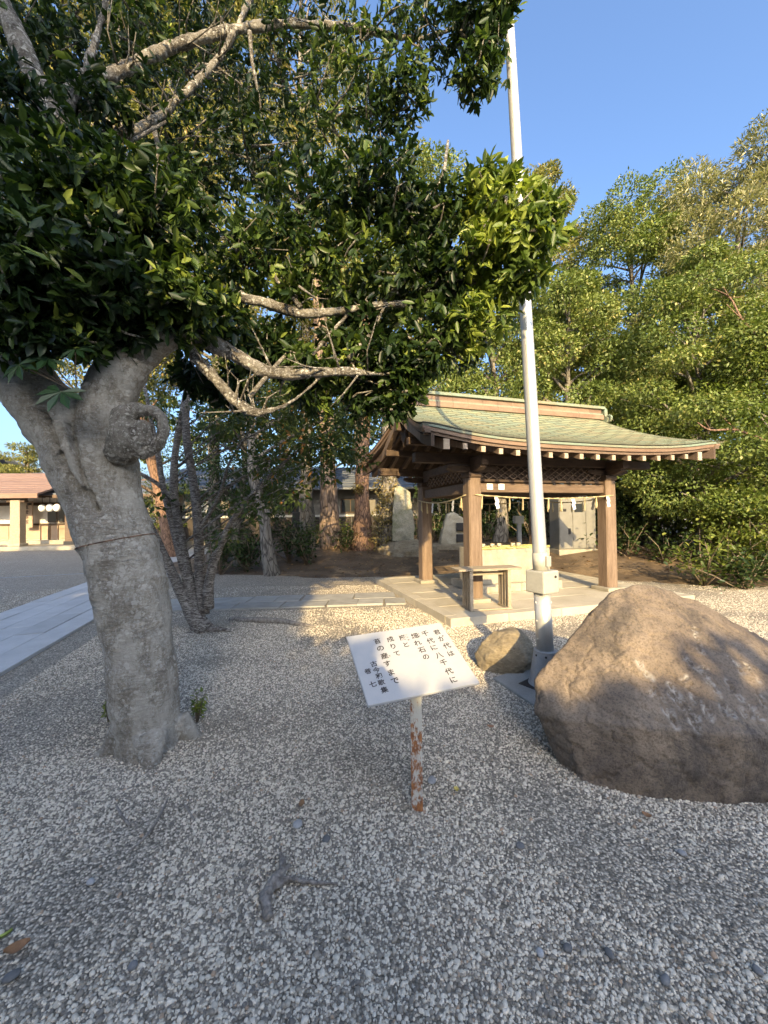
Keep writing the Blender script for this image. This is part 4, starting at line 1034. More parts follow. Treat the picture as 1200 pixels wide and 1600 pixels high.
MB().lathe([(.02, 0), (.10, .02), (.11, .1), (.02, .12)], 12, (.16, -.10, 1.28)).build('lamp', M['black'], nb)
for k, px in enumerate((66, 78, 89)):
    x = lx_(px, 20.9) - 20
    ln = thing('hanging_lantern', ('white paper lantern under the eave, closest to the wooden post', 'white paper lantern hanging in the middle of three', 'white paper lantern hung closest to the large tree trunk')[k], 'lantern', (x, BY - .1, 2.02), 0, 'paper lanterns under the eave')
    MB().lathe([(.06, 0), (.13, .05), (.17, .16), (.17, .24), (.13, .35), (.06, .40)], 12).build('shade', M['paper'], ln, smooth=True)
    MB().lathe([(.065, .40), (.065, .43)], 10).build('cap', M['wood_h'], ln); MB().bb(-.012, .012, -.012, .012, .43, .85).build('cord', M['black'], ln)

# dark roof corner behind
hb = thing('far_hall', 'dark tiled hall roof peeking above the reddish roof', 'building', (-38, 31, 0), 0)
MB().bb(-8, 5, 0, 8, 0, 4.6).build('wall', M['plaster'], hb)
roof_slope(hb, 'roof_course', M['roof_slate'], -9.5, 7.5, -1.2, 4.4, 4, 8.2, 8, (3, 5.5))
roof_slope(hb, 'roof_course', M['roof_slate'], -9.5, 7.5, 9.2, 4.4, 4, 8.2, 4, (3, 5.5))

# building in the gap behind the many-stemmed tree
gb = thing('rest_house', 'small house with reddish roof glimpsed between the cherry stems', 'building', (-12.5, 25, 0), 0)
MB().bb(-3.6, 5.0, 0, 4, 0, 3.0).build('wall', M['plaster'], gb)
for k in range(8): MB().bb(-3.6 + k * 1.07 + .02, -3.6 + (k + 1) * 1.07 - .02, -.03, 0, .05, 1.2).build('wall_panel', M['tan_panel'], gb)
for k in range(5):
    wf = MB().bb(-3.2 + k * 1.7, -2.2 + k * 1.7, -.035, -.002, 1.4, 2.4).build('window', M['wood_dark'], gb); MB().bb(-3.12 + k * 1.7, -2.28 + k * 1.7, -.042, -.036, 1.47, 2.33).build('pane', M['glass'], wf)
roof_slope(gb, 'roof_course', M['roof_red'], -4.4, 5.8, -1.1, 3.0, 2, 4.4, 7); roof_slope(gb, 'roof_course', M['roof_red'], -4.4, 5.8, 5.1, 3.0, 2, 4.4, 3)
wsd = 19.0; wp = P(250, 850, wsd)
ws = thing('standing_sign', 'white standing signboard with large black characters seen past the trunk', 'sign', (wp.x, wsd, 0), R(-4))
za, zb_ = P(250, 838, wsd).z, P(250, 790, wsd).z
MB().bb(-.42, .42, -.03, .03, za, zb_).build('board', M['board_white'], ws, bevel=.01)
for x in (-.34, .34): MB().bb(x - .04, x + .04, .031, .09, 0, zb_).build('leg', M['wood_grey'], ws)
Ms = Matrix(((1, 0, 0, 0), (0, 0, -1, -.034), (0, 1, 0, 0), (0, 0, 0, 1)))
hh = (zb_ - za) / 3
letter_col([('社', 0, zb_ - hh * .5), ('務', 0, zb_ - hh * 1.5), ('所', 0, zb_ - hh * 2.5)], hh * .92, M['ink'], ws, Ms, lambda a, b: (a, b), skew=0, z=0)

# long low house behind the trees with a slate roof
cb = thing('long_house', 'long low house with slate roof in shade behind the trees', 'building', (-3, 20.5, 0), R(3))
MB().bb(-7.5, 10, 0, 5, 0, 3.1).build('wall', M['shaded_plaster'], cb)
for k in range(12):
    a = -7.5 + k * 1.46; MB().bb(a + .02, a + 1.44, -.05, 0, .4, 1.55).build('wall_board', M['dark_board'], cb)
for k in (0, 1, 3, 5, 8, 10):
    a = -6.6 + k * 1.46; wf = MB().bb(a, a + 1.05, -.06, -.002, 1.75, 2.5).build('window', M['wood_dark'], cb)
    for q in range(2): MB().bb(a + .06 + q * .49, a + .5 + q * .49, -.07, -.061, 1.81, 2.44).build('pane', M['plaster' if k == 0 else 'glass'], wf)
MB().bb(-7.5, 10, -.06, -.002, 1.56, 1.66).build('rail', M['plaster'], cb)
roof_slope(cb, 'roof_course', M['roof_slate'], -8.6, 11, -1.2, 3.0, 2.5, 4.5, 9); roof_slope(cb, 'roof_course', M['roof_slate'], -8.6, 11, 6.2, 3.0, 2.5, 4.5, 3)
gs = P(462, 842, 16.5)
o = MB().bb(-.42, .42, -.1, .1, -.2, 1.25).build('standing_slab', M['plaque'], bevel=.03); o.location = (gs.x + .3, 16.5, bz(gs.x, 16.5)); tag(o, 'dark upright memorial slab in shade beside the pine trunk', 'monument')

# ================================================================== the big leaning tree at the left
TD = 2.6
bt = thing('leaning_tree', 'large leaning evergreen tree with lichen covered grey trunk at left', 'tree', (-1.57, 2.6, 0), 0)
tb0 = Vector((-1.57, 2.6, 0))
mb = MB()
def TL(*a): return [PR(*q) for q in a]
def TM(*a): return [PR(x, y, d, h * .72) for x, y, d, h in a]
limb(mb, TL((236, 1180, 2.6, 62), (232, 1140, 2.6, 57), (226, 1050, 2.6, 58), (212, 960, 2.6, 59), (199, 890, 2.6, 61), (180, 830, 2.6, 63), (163, 775, 2.6, 66), (135, 715, 2.58, 72), (110, 670, 2.55, 66)), 6, 28, .10)
limb(mb, TL((150, 760, 2.58, 55), (90, 660, 2.52, 60), (45, 600, 2.48, 58), (15, 520, 2.45, 54), (22, 450, 2.45, 46), (30, 420, 2.45, 40)), 6, 20, .12)
limb(mb, TL((180, 780, 2.60, 50), (165, 700, 2.58, 50), (170, 630, 2.55, 46), (190, 580, 2.52, 40), (235, 540, 2.55, 30), (275, 522, 2.62, 22)), 6, 18, .14)
for a, l in ((200, 1), (300, .8), (20, .9), (100, .7)):
    d = Vector((math.cos(R(a)), math.sin(R(a)), 0)); s0 = tb0 + Vector((0, 0, .14))
    limb(mb, [(*(s0 + d * .15), .09), (*(tb0 + d * .25 + Vector((0, 0, .0))), .05), (*(tb0 + d * .36 * l + Vector((0, 0, -.04))), .025)], 5, 10, .2)
mb.v = [tuple(Vector(p) - tb0) for p in mb.v]
me = remesh(mb, .013, 3)
displace(me, .018, 2.6, 3, (3, 1, 5)); displace(me, .008, 14, 4)
co = coords(me); nn = np.empty(len(co) * 3); me.vertices.foreach_get('normal', nn); nn = nn.reshape(-1, 3)
W3 = co + np.array(tb0); ded = np.zeros(len(co))
def seam(pts, rad, dep):                          # cleft where the limbs grow together
    global ded
    q = np.array([P(x, y, d) for x, y, d in pts]); dens = []
    for a, b in zip(q[:-1], q[1:]): dens += [a + (b - a) * t for t in np.linspace(0, 1, 10)]
    dens = np.array(dens); sel = np.where(nn[:, 1] < .3)[0]
    dm = np.min(np.linalg.norm((W3[sel][:, None, :] - dens[None])[:, :, [0, 2]], axis=2), axis=1)
    ded[sel] = np.maximum(ded[sel], np.clip(1 - dm / rad, 0, 1) ** .7 * dep)
seam([(100, 655, 2.5), (118, 700, 2.5), (135, 745, 2.5), (148, 772, 2.5)], .026, .10)
seam([(130, 660, 2.5), (145, 715, 2.5), (158, 770, 2.5), (168, 798, 2.5)], .022, .08)
co = co - nn * ded[:, None]; set_coords(me, co)
link('trunk', me, M['bark_lichen'], bt, smooth=True)
mb = MB()
def TS(*a): return [PR(222 + (x - 222) * .92, 668 + (y - 668) * .92, d + .02, h * .92) for x, y, d, h in a]
# swollen curl of an old healed branch
limb(mb, TS((185, 712, 2.48, 30), (195, 690, 2.40, 34), (190, 655, 2.36, 24), (205, 640, 2.35, 17), (230, 637, 2.35, 13), (251, 646, 2.36, 12), (260, 667, 2.37, 11), (254, 690, 2.38, 10), (238, 703, 2.40, 12), (218, 712, 2.42, 16)), 8, 14, .18)
mb.sphere(P(206, 682, 2.40), .095, (1, .85, 1.05)); mb.sphere(P(224, 670, 2.39), .05); mb.sphere(P(230, 687, 2.40), .045)
limb(mb, TL((15, 500, 2.45, 44), (25, 430, 2.45, 45), (65, 340, 2.5, 40), (95, 265, 2.55, 38), (85, 190, 2.6, 32), (50, 110, 2.65, 28), (15, 30, 2.7, 25), (-30, -80, 2.8, 22), (-60, -250, 3.0, 16)), 6, 18, .12)
limb(mb, TL((225, 545, 2.55, 26), (265, 525, 2.62, 23), (300, 520, 2.7, 20), (350, 545, 2.8, 14), (430, 583, 2.9, 10), (530, 580, 3.0, 7), (600, 585, 3.05, 4), (650, 575, 3.1, 2)), 6, 14, .16)
limb(mb, TM((285, 535, 2.7, 15), (330, 585, 2.72, 14), (385, 640, 2.75, 11), (425, 640, 2.8, 7), (460, 625, 2.9, 4), (500, 590, 3.0, 3)), 6, 12, .15)
limb(mb, TM((190, 580, 2.52, 34), (250, 500, 2.65, 26), (320, 455, 2.8, 15), (400, 470, 2.95, 13), (480, 490, 3.05, 11), (580, 478, 3.1, 9), (680, 470, 3.15, 6), (740, 445, 3.15, 4)), 6, 12, .18)
limb(mb, TM((95, 250, 2.55, 34), (100, 150, 2.75, 20), (180, 115, 2.95, 20), (240, 85, 3.1, 19), (330, 55, 3.25, 17), (450, 38, 3.4, 15), (560, 45, 3.5, 13), (650, 60, 3.5, 9), (720, 40, 3.5, 5)), 6, 12, .12)
limb(mb, TM((110, 230, 2.6, 26), (160, 215, 2.8, 20), (220, 200, 2.95, 15), (290, 145, 3.1, 13), (350, 80, 3.25, 11), (400, -20, 3.4, 9)), 6, 12, .12)
limb(mb, TM((70, 300, 2.5, 30), (20, 200, 2.45, 24), (-60, 160, 2.4, 18)), 6, 12, .12)
limb(mb, TM((90, 215, 2.6, 22), (140, 90, 2.8, 12), (165, 0, 3.0, 10), (170, -100, 3.1, 8)), 6, 10, .12)
mb.v = [tuple(Vector(p) - tb0) for p in mb.v]
lm_ = remesh(mb, .011, 1); displace(lm_, .012, 7, 3); displace(lm_, .006, 26, 3)
link('limb', lm_, M['bark_dark_shade'], bt, smooth=True)
# wire tied round the trunk
mb = MB(); cpt = P(190, 845, 2.6); ax = (P(212, 960, 2.6) - P(150, 740, 2.6)).normalized(); e1 = ax.orthogonal().normalized(); e2 = ax.cross(e1)
bv = BVHTree.FromPolygons([Vector(c) + tb0 for c in coords(me)], [tuple(p.vertices) for p in me.polygons])
pts = []
tl = Vector((-.1, 0, 1)).normalized()
for k in range(40):
    a = 2 * math.pi * k / 40; d = Vector((math.cos(a), math.sin(a), .22 * math.cos(a)))
    h = bv.ray_cast(cpt + d.normalized() * .8, -d.normalized())[0]
    if h: pts.append(h + d.normalized() * .003 - tb0)
pts.append(pts[0]); mb.tube(pts, .0042, 6); mb.build('wire', M['driftwood'] if 0 else M['bark_cedar'], bt)

# crown: leafy lobes carried by the limbs, with twigs running into them
BL = []
def lobe(x, y, d, r, n, fz=.8, fy=1.0):
    p = P(x, y, d); BL.append((p.x, p.y, p.z, r, r * fy, r * fz, n))
for a in ((60, 430, 2.2, .42, 1500), (170, 440, 2.35, .42, 1500), (270, 470, 2.5, .36, 1100), (110, 320, 2.3, .42, 1400), (230, 340, 2.5, .42, 1300), (-60, 380, 2.1, .45, 900), (40, 520, 2.15, .20, 380), (130, 530, 2.3, .17, 300), (330, 500, 2.85, .28, 600), (-20, 500, 2.1, .25, 400), (200, 520, 2.4, .15, 250),
          (400, 400, 3.1, .45, 1100), (500, 330, 3.1, .45, 1100), (590, 280, 3.0, .36, 900), (540, 420, 3.2, .42, 1000), (640, 430, 3.2, .42, 1100), (560, 520, 3.3, .34, 800), (710, 430, 3.1, .40, 1100), (690, 530, 3.1, .36, 1000), (620, 575, 3.2, .24, 520), (740, 500, 3.0, .30, 800), (640, 610, 3.1, .14, 260), (650, 340, 3.1, .30, 700),
          (790, 320, 2.75, .25, 760), (830, 375, 2.7, .21, 620), (770, 390, 2.8, .25, 650), (850, 330, 2.7, .14, 220), (760, 290, 2.8, .17, 330), (815, 430, 2.75, .17, 380), (720, 330, 2.9, .22, 420),
          (300, 220, 3.3, .50, 792), (420, 230, 3.4, .50, 792), (530, 160, 3.5, .50, 792), (330, 90, 3.7, .55, 720), (460, 90, 3.6, .5, 720), (590, 60, 3.5, .45, 720), (680, 50, 3.4, .40, 720), (745, 30, 3.2, .30, 547), (745, 110, 3.2, .24, 374), (630, 140, 3.3, .30, 504), (600, 180, 3.4, .35, 504), (200, 120, 3.6, .5, 504), (60, 60, 3.4, .45, 468), (250, 20, 3.8, .55, 576), (120, -20, 3.6, .5, 432), (785, 10, 3.1, .16, 187), (480, 610, 3.4, .20, 216), (380, 590, 3.3, .17, 158), (770, 70, 3.15, .16, 187), (300, 590, 3.3, .20, 300), (420, 545, 3.2, .26, 500), (500, 600, 3.3, .26, 500), (570, 620, 3.3, .22, 420), (620, 640, 3.2, .13, 200), (360, 620, 3.4, .16, 220), (540, 560, 3.2, .25, 480), (600, 555, 3.1, .20, 380), (640, 580, 3.1, .18, 320), (470, 560, 3.0, .14, 180), (460, 455, 3.0, .16, 200), (30, 170, 2.4, .28, 420), (150, 160, 2.7, .26, 380), (90, 90, 3.0, .35, 420), (220, 60, 3.2, .35, 420), (170, 260, 2.6, .28, 420), (270, 300, 2.9, .3, 420)):
    lobe(*a)
BL += [(-1.9, 2.6, 7.2, 1.2, 1.2, .7, 1500), (-.6, 3.3, 7.6, 1.3, 1.2, .7, 1700), (.4, 3.2, 7.2, .9, .9, .6, 1000), (-3.1, 2.7, 5.6, 1.0, 1.1, .8, 1100), (-3.0, 3.4, 3.8, .7, .8, .6, 700), (-1.3, 4.2, 6.6, 1.1, 1.0, .7, 1100)]
# boughs that reach back over the viewer's head
OV = [(-2.2, -.6, 6.3, 1.0, 1.1, .8, 1800), (-.9, -1.0, 6.3, .9, 1.0, .75, 1800), (.05, -1.3, 6.2, .62, .9, .75, 1500), (-1.4, .5, 7.4, 1.0, .9, .6, 1300), (-.3, .3, 7.3, .8, .8, .6, 1000), (-3.2, -.8, 5.6, 1.0, 1.0, .9, 1500), (.25, -1.6, 5.35, .40, .6, .42, 620), (-2.6, -1.4, 4.6, .8, .7, .6, 1000)]
BL = [(*b[:6], int(b[6] * (1.45 if b[0] < -.9 else 1.2))) for b in BL]
OV = [(*b[:6], int(b[6] * .62)) for b in OV]
B, D, U, T = lobes_to_leaves(BL + OV, .12, .7, .2, .9, .45)
# gather leaves into whorls at twig ends: snap groups of leaves to shared bases
n = len(B); grp = 5; order = np.arange(n)
for s0 in range(0, n - grp, grp):
    sl_ = slice(s0, s0 + grp); c = B[s0]; ax_ = D[s0] / np.linalg.norm(D[s0])
    B[sl_] = c - ax_ * (np.arange(grp)[:, None] * .016) + rng.normal(0, .004, (grp, 3))
    o_ = unit(grp); o_ -= (o_ @ ax_)[:, None] * ax_; o_ /= np.linalg.norm(o_, axis=1, keepdims=True)
    D[sl_] = ax_ * .75 + o_ * .75 + np.array([0, 0, -.18]); U[sl_] = ax_ + np.array([0, 0, .5]) + rng.normal(0, .25, (grp, 3)); T[sl_] = T[s0] * .6 + T[sl_] * .4
far_ = np.clip((B[:, 2] - 3.2) / 2.2, 0, 1) * (B[:, 0] < .7); LL = (.05 + .062 * rng.random(n)) * (1 - .22 * far_); LW = LL * (.34 + .14 * rng.random(n))
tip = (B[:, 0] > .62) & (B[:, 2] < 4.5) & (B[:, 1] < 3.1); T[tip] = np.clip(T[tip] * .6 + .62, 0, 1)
# the leaves nearest the viewer and those of the sunlit tip stand as pieces of their own
Bw = B; dist = np.linalg.norm(Bw - np.array([0, 0, 1.5]), axis=1)
infr = (Bw[:, 1] > 1.2) & (np.abs(Bw[:, 0]) < Bw[:, 1] * .98) & ((Bw[:, 2] - 1.5) < Bw[:, 1] * 1.25)
score = dist + np.where((Bw[:, 0] > .5) & (Bw[:, 2] < 4.6), -1.2, 0); score[~infr] = 99
pick = np.argsort(score)[:300]; mask = np.ones(n, bool); mask[pick] = False
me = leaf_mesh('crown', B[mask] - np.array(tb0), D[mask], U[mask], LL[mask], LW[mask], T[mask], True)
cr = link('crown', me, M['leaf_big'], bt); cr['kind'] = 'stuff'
protos = [leaf_mesh('leaf', np.zeros((1, 3)), np.array([[1., 0, 0]]), np.array([[0, 0, 1.]]), np.array([.11]), np.array([.036]), np.array([t]), True) for t in (.3, .55, .8, .95)]
for pm in protos: pm.materials.append(M['leaf_big'])
for i in pick:
    d = Vector(D[i]).normalized(); s_ = d.cross(Vector(U[i])).normalized(); nv = s_.cross(d); yv = nv.cross(d)
    o = bpy.data.objects.new('leaf', protos[min(int(T[i] * 4), 3)]); COL.objects.link(o); o.parent = bt
    k = LL[i] / .11; p = Vector(B[i]) - tb0
    o.matrix_local = Matrix(((d.x * k, yv.x * k, nv.x * k, p.x), (d.y * k, yv.y * k, nv.y * k, p.y), (d.z * k, yv.z * k, nv.z * k, p.z), (0, 0, 0, 1)))
# twigs inside the lobes
mb = MB()
for (cx, cy, cz, rx, ry, rz, nl) in BL:
    for q in range(max(3, int(nl / 130))):
        e = Vector(unit(1)[0]); end = Vector((cx + e.x * rx * .9, cy + e.y * ry * .9, cz + e.z * rz * .9))
        st_ = Vector((cx - .35 * rx + rng.normal(0, .05), cy + rng.normal(0, .08), cz - .3 * rz)); mid = (st_ + end) / 2 + Vector(rng.normal(0, .05, 3))
        mb.tube([st_, mid, end], [.011, .007, .003], 5)
for a, b in (((390, 620, 2.8), (470, 530, 3.1)), ((470, 585, 2.95), (500, 540, 3.0)), ((500, 540, 3.0), (545, 490, 3.1)), ((545, 560, 3.0), (600, 480, 3.1)), ((590, 480, 3.1), (660, 420, 3.1)), ((440, 470, 3.0), (440, 400, 3.1)), ((440, 400, 3.1), (490, 415, 3.1)), ((470, 480, 3.0), (420, 410, 3.0)), ((660, 460, 3.1), (760, 400, 2.9)), ((740, 445, 3.1), (810, 370, 2.75)), ((660, 330, 3.1), (700, 220, 3.05)), ((640, 480, 3.1), (720, 560, 3.1)), ((240, 200, 2.95), (265, 300, 3.0)), ((390, 50, 3.3), (410, 180, 3.4)), ((150, 210, 2.8), (260, 190, 2.9))):
    p, q = P(*a), P(*b); mb.tube([p, (p + q) / 2 + Vector(rng.normal(0, .04, 3)), q], [.020, .015, .010], 7)
for q in range(70):
    a_ = random.choice(([(350, 545, 2.8), (430, 583, 2.9), (530, 580, 3.0), (600, 585, 3.05)], [(320, 455, 2.8), (400, 470, 2.95), (480, 490, 3.05), (580, 478, 3.1), (680, 470, 3.15)], [(285, 535, 2.7), (330, 585, 2.72), (385, 640, 2.75), (425, 640, 2.8)], [(180, 115, 2.95), (330, 55, 3.25), (450, 38, 3.4), (560, 45, 3.5)], [(220, 200, 2.95), (290, 145, 3.1), (350, 80, 3.25)]))
    k_ = random.randrange(len(a_) - 1); t_ = random.random(); p = P(*a_[k_]).lerp(P(*a_[k_ + 1]), t_)
    d_ = Vector((random.uniform(-.6, 1), random.uniform(-.8, .8), random.uniform(-.35, 1))).normalized() * random.uniform(.12, .42)
    m1 = p + d_ * .5 + Vector(rng.normal(0, .025, 3)); r0_ = random.uniform(.006, .013)
    mb.tube([p, m1, p + d_], [r0_, r0_ * .65, .002], 6)
    mb.tube([m1, m1 + Vector(rng.normal(0, .07, 3)) + d_ * .3], [r0_ * .5, .0015], 5)
mb.v = [tuple(Vector(p) - tb0) for p in mb.v]; o = mb.build('branches', M['bark_dark_shade'], bt, smooth=True); o['kind'] = 'stuff'

# broad lobed leaves sprouting from the fork
fz = thing('fatsia_sprout', 'dark broad lobed leaves sprouting from the fork of the leaning tree', 'plant', P(95, 590, 2.2), 0)
fb = fz.location.copy()
def palmate(size):
    mb = MB(); vs = [(0, 0, 0)]; fs = []
    for k, a in enumerate(np.linspace(-115, 115, 7)):
        l = size * (1 - .25 * abs(a) / 115); c, s = math.cos(R(a)), math.sin(R(a)); wd = size * .15; n = len(vs)
        for t, q, z in ((.30, .55, .01), (.62, 1.0, .0), (1, 0, -.06), (.62, -1.0, .0), (.30, -.55, .01)):
            vs.append((l * t * c - wd * q * s, l * t * s + wd * q * c, z * size * 2))
        fs.append((0, n, n + 1, n + 2)); fs.append((0, n + 2, n + 3, n + 4))
    return mb.add(vs, fs).mesh('leaf')
pal = palmate(.155); pal.materials.append(flat('fatsia_leaf', (.018, .05, .012), .5))
for x, y, d, rx, ry, rz, k in ((95, 612, 2.12, 55, 8, -92, 1.0), (30, 570, 2.1, 60, -10, -60, .9), (75, 560, 2.15, 40, 20, -120, .9), (118, 545, 2.2, 50, 0, -45, .8), (10, 545, 2.1, 55, 0, -140, .8)):
    o = bpy.data.objects.new('leaf', pal); COL.objects.link(o); o.parent = fz; p = P(x, y, d) - fb
    o.matrix_local = Matrix.Translation(p) @ Matrix.Rotation(R(rx), 4, 'X') @ Matrix.Rotation(R(ry), 4, 'Y') @ Matrix.Rotation(R(rz), 4, 'Z') @ Matrix.Scale(k, 4)
    MB().tube([p, p * .5 + Vector((0, .05, -.02)), Vector((0, .12, -.05))], .004, 5).build('stalk', M['leaf_shade'] if 0 else M['twig'], fz)

def plant(name, label, base, h, r, n, ll, lw, leafm, group=None, cat='plant', stems=6, droop=.1):
    base = Vector(base); t = thing(name, label, cat, base, 0, group); mb = MB(); Bs, Ds, Us = [], [], []
    per = max(2, n // stems)
    for k in range(stems):
        e = Vector((rng.normal(0, r * .55), rng.normal(0, r * .55), h * rng.uniform(.55, 1.05)))
        mid = e * .5 + Vector((rng.normal(0, r * .12), rng.normal(0, r * .12), h * .06))
        mb.tube([(0, 0, -.02), mid, e], [.004 + h * .012, .003 + h * .007, .002], 5)
        for q in range(per):
            tt = rng.uniform(.25, 1); p = (mid * (2 * tt) if tt < .5 else mid + (e - mid) * (2 * tt - 1)) + Vector(rng.normal(0, r * .16, 3)); Bs.append(p)
            d = Vector(unit(1)[0]); d.z = d.z * .5 - droop + .1; Ds.append(d); Us.append(Vector((0, 0, 1)) + Vector(rng.normal(0, .35, 3)))
    mb.build('stem', M['twig'], t, smooth=True)
    m_ = len(Bs); me = leaf_mesh('foliage', np.array(Bs), np.array(Ds), np.array(Us), ll * (.6 + .7 * rng.random(m_)), lw * (.7 + .5 * rng.random(m_)), rng.random(m_), True)
    o = link('foliage', me, leafm, t); o['kind'] = 'stuff'; return t
plant('weed_tuft', 'yellow green weed at the right foot of the leaning trunk', G(308, 1128), .22, .07, 110, .042, .018, M['leaf_fresh'], 'weeds at the trunk foot', 'weed', 5)
plant('weed_tuft', 'low weed in front of the leaning trunk foot', G(285, 1142), .12, .08, 90, .036, .016, M['leaf_fresh'], 'weeds at the trunk foot', 'weed', 5)
plant('weed_tuft', 'small dark weed at the left foot of the leaning trunk', G(170, 1128), .2, .06, 80, .034, .014, M['leaf_fresh'], 'weeds at the trunk foot', 'weed', 5)

# ================================================================== many-stemmed cherry
chb = G(312, 982)
def extra_ch(mb):
    for pts in (((320, 985, 5.2, 24), (290, 940, 5.2, 14), (262, 880, 5.15, 11), (235, 820, 5.1, 8), (212, 765, 5.05, 6), (190, 725, 5.0, 4)),
                ((305, 960, 5.2, 14), (290, 900, 5.25, 10), (270, 820, 5.3, 9), (255, 760, 5.35, 7), (245, 700, 5.4, 6), (225, 600, 5.5, 4)),
                ((318, 960, 5.25, 15), (312, 880, 5.3, 12), (308, 800, 5.3, 11), (300, 740, 5.35, 10), (290, 660, 5.4, 9), (300, 560, 5.5, 6)),
                ((325, 950, 5.25, 14), (328, 900, 5.2, 11), (345, 850, 5.15, 9), (372, 800, 5.1, 6), (420, 745, 5.0, 4), (470, 700, 5.0, 3)),
                ((280, 790, 5.3, 6), (245, 755, 5.2, 5), (195, 728, 5.1, 4)),
                ((262, 880, 5.15, 7), (240, 840, 5.1, 6), (225, 820, 5.05, 4), (200, 800, 5.0, 2)),
                ((310, 830, 5.3, 5), (340, 780, 5.2, 4), (360, 720, 5.1, 3), (400, 660, 5.0, 2)),
                ((360, 985, 5.15, 3), (330, 984, 5.18, 9), (305, 990, 5.15, 9), (285, 992, 5.1, 4))):
        limb(mb, TM(*pts), 5, 10, .2)
def LB(lst, fz=.6, k=1.0):
    out = []
    for (x, y, d, r, n) in lst:
        p = P(x, y, d); out.append((p.x, p.y, p.z, r, r, r * fz, int(n * k)))
    return out
chl = LB([(420, 720, 5.0, .45, 330), (480, 690, 5.0, .42, 300), (390, 790, 5.1, .35, 220), (450, 770, 5.0, .35, 240), (500, 735, 4.9, .3, 170), (360, 660, 5.1, .4, 220), (530, 700, 5.0, .25, 120), (410, 650, 5.2, .45, 260), (250, 640, 5.4, .5, 150), (330, 600, 5.5, .6, 220), (470, 640, 5.2, .35, 200), (240, 790, 5.0, .25, 50), (360, 840, 5.1, .25, 70), (540, 660, 5.2, .4, 320), (590, 640, 5.3, .35, 260), (470, 610, 5.3, .5, 380), (560, 600, 5.4, .45, 340), (400, 600, 5.4, .5, 340), (515, 700, 4.9, .35, 220), (560, 720, 5.1, .2, 90)])
make_tree('cherry_tree', 'many stemmed cherry with dark ringed bark and thin autumn leaves', chl, [(*chb, .12), PR(300, 930, 5.25, 11), PR(284, 850, 5.3, 8), PR(272, 770, 5.35, 7), PR(275, 700, 5.4, 6), PR(290, 620, 5.5, 5), PR(310, 520, 5.6, 3)], M['leaf_autumn'], M['bark_ring'], .085, .04, limbs=True, limb_r=.012, extra=extra_ch, droop=.3, shell=.05)

# ================================================================== trees standing behind
def trunk_at(x, y0, d, y1, hw0, hw1, z0=None, dx=0):
    a = P(x, y0, d); z0 = bz(a.x, d) - .1 if z0 is None else z0
    b = P(x + dx, y1, d); pts = []
    for k in range(6):
        t = k / 5; r = (hw0 + (hw1 - hw0) * t) / FPX * d * (1.35 if k == 0 else 1)
        pts.append((a.x + (b.x - a.x) * t + rng.normal(0, .05) * (0 < k < 5), d + rng.normal(0, .03), z0 + (b.z - z0) * t, r))
    return pts
def padcrown(cx, cy, z0, z1, r, npad, per, flat_=.42, taper=.75, pr=(.6, 1.05), seed=1, ph=0.0):
    """crown of overlapping foliage pads with gaps between them; narrower towards the top"""
    r_ = random.Random(seed); out = []
    for k in range(npad):
        t = (k + r_.random()) / npad; z = z0 + (z1 - z0) * t
        env = r * (1 - taper * max(0, t - .25) / .75 * max(0, t - .25) / .75) * (.75 + .25 * min(t * 4, 1))
        a = k * 2.4 + r_.random() * 1.2 + ph; rr = env * (.35 + .65 * r_.random() ** .5); s = r_.uniform(*pr) * (1.1 - .35 * t)
        out.append((cx + rr * math.cos(a), cy + rr * math.sin(a), z, s, s, s * flat_ * r_.uniform(.8, 1.3), int(per * r_.uniform(.7, 1.3))))
    return out
def bgtree(name, label, px, d, ytop, ybot, r, npad, per, leafm, barkm, ll, lw, seed, hw=9, group=None, flat_=.42, taper=.75, droop=.25, pr=(.55, 1.05), shell=.42, upb=.7, dx=0):
    tp = P(px, ytop, d); bt_ = P(px, ybot, d)
    lob = padcrown(tp.x, d, max(bt_.z, .6), tp.z - .3, r, npad, per, flat_, taper, pr, seed)
    g0 = bz(tp.x, d) - .1 if tp.x > -8.5 and d > 7 else -.05
    H = tp.z
    tr = [(tp.x - dx, d, g0, hw / FPX * d * 1.3)] + [(tp.x - dx * (1 - t) + rng.normal(0, .08), d + rng.normal(0, .06), g0 + (H - g0) * t * .93, hw / FPX * d * (1 - .85 * t)) for t in (.15, .35, .6, .8, 1)]
    return make_tree(name, label, lob, tr, leafm, barkm, ll, lw, group, droop=droop, shell=shell, upb=upb, limb_r=.06)
GR = 'trees of the grove behind the pavilion'
bgtree('evergreen_tree', 'tall silvery leaved tree rising highest at the right edge', 1150, 11.5, 235, 640, 2.3, 51, 1162, M['leaf_silver'], M['bark_grey'], 0.145, 0.033, 11, 10, GR, 0.61, .55, .05)
bgtree('evergreen_tree', 'round topped olive green tree between silvery tree and flagpole', 985, 14, 305, 700, 2.7, 58, 1162, M['leaf_bg'], M['bark_grey'], 0.109, 0.055, 12, 10, GR, 0.56, .6)
bgtree('evergreen_tree', 'thin golden brown topped tree just beside the flagpole', 850, 17, 268, 640, 2.0, 37, 904, M['leaf_gold'], M['bark_grey'], 0.118, 0.061, 13, 8, GR, 0.56, .6)
bgtree('evergreen_tree', 'bushy green tree above the pavilion roof end behind flagpole', 890, 12.5, 430, 720, 1.9, 45, 1058, M['leaf_bg'], M['bark_grey'], 0.099, 0.051, 14, 9, GR, 0.56, .55)
bgtree('evergreen_tree', 'dark dense tree rising right behind the pavilion ridge', 775, 14.5, 470, 760, 2.1, 45, 1058, M['leaf_bg'], M['bark_grey'], 0.109, 0.055, 15, 10, GR, 0.56, .5)
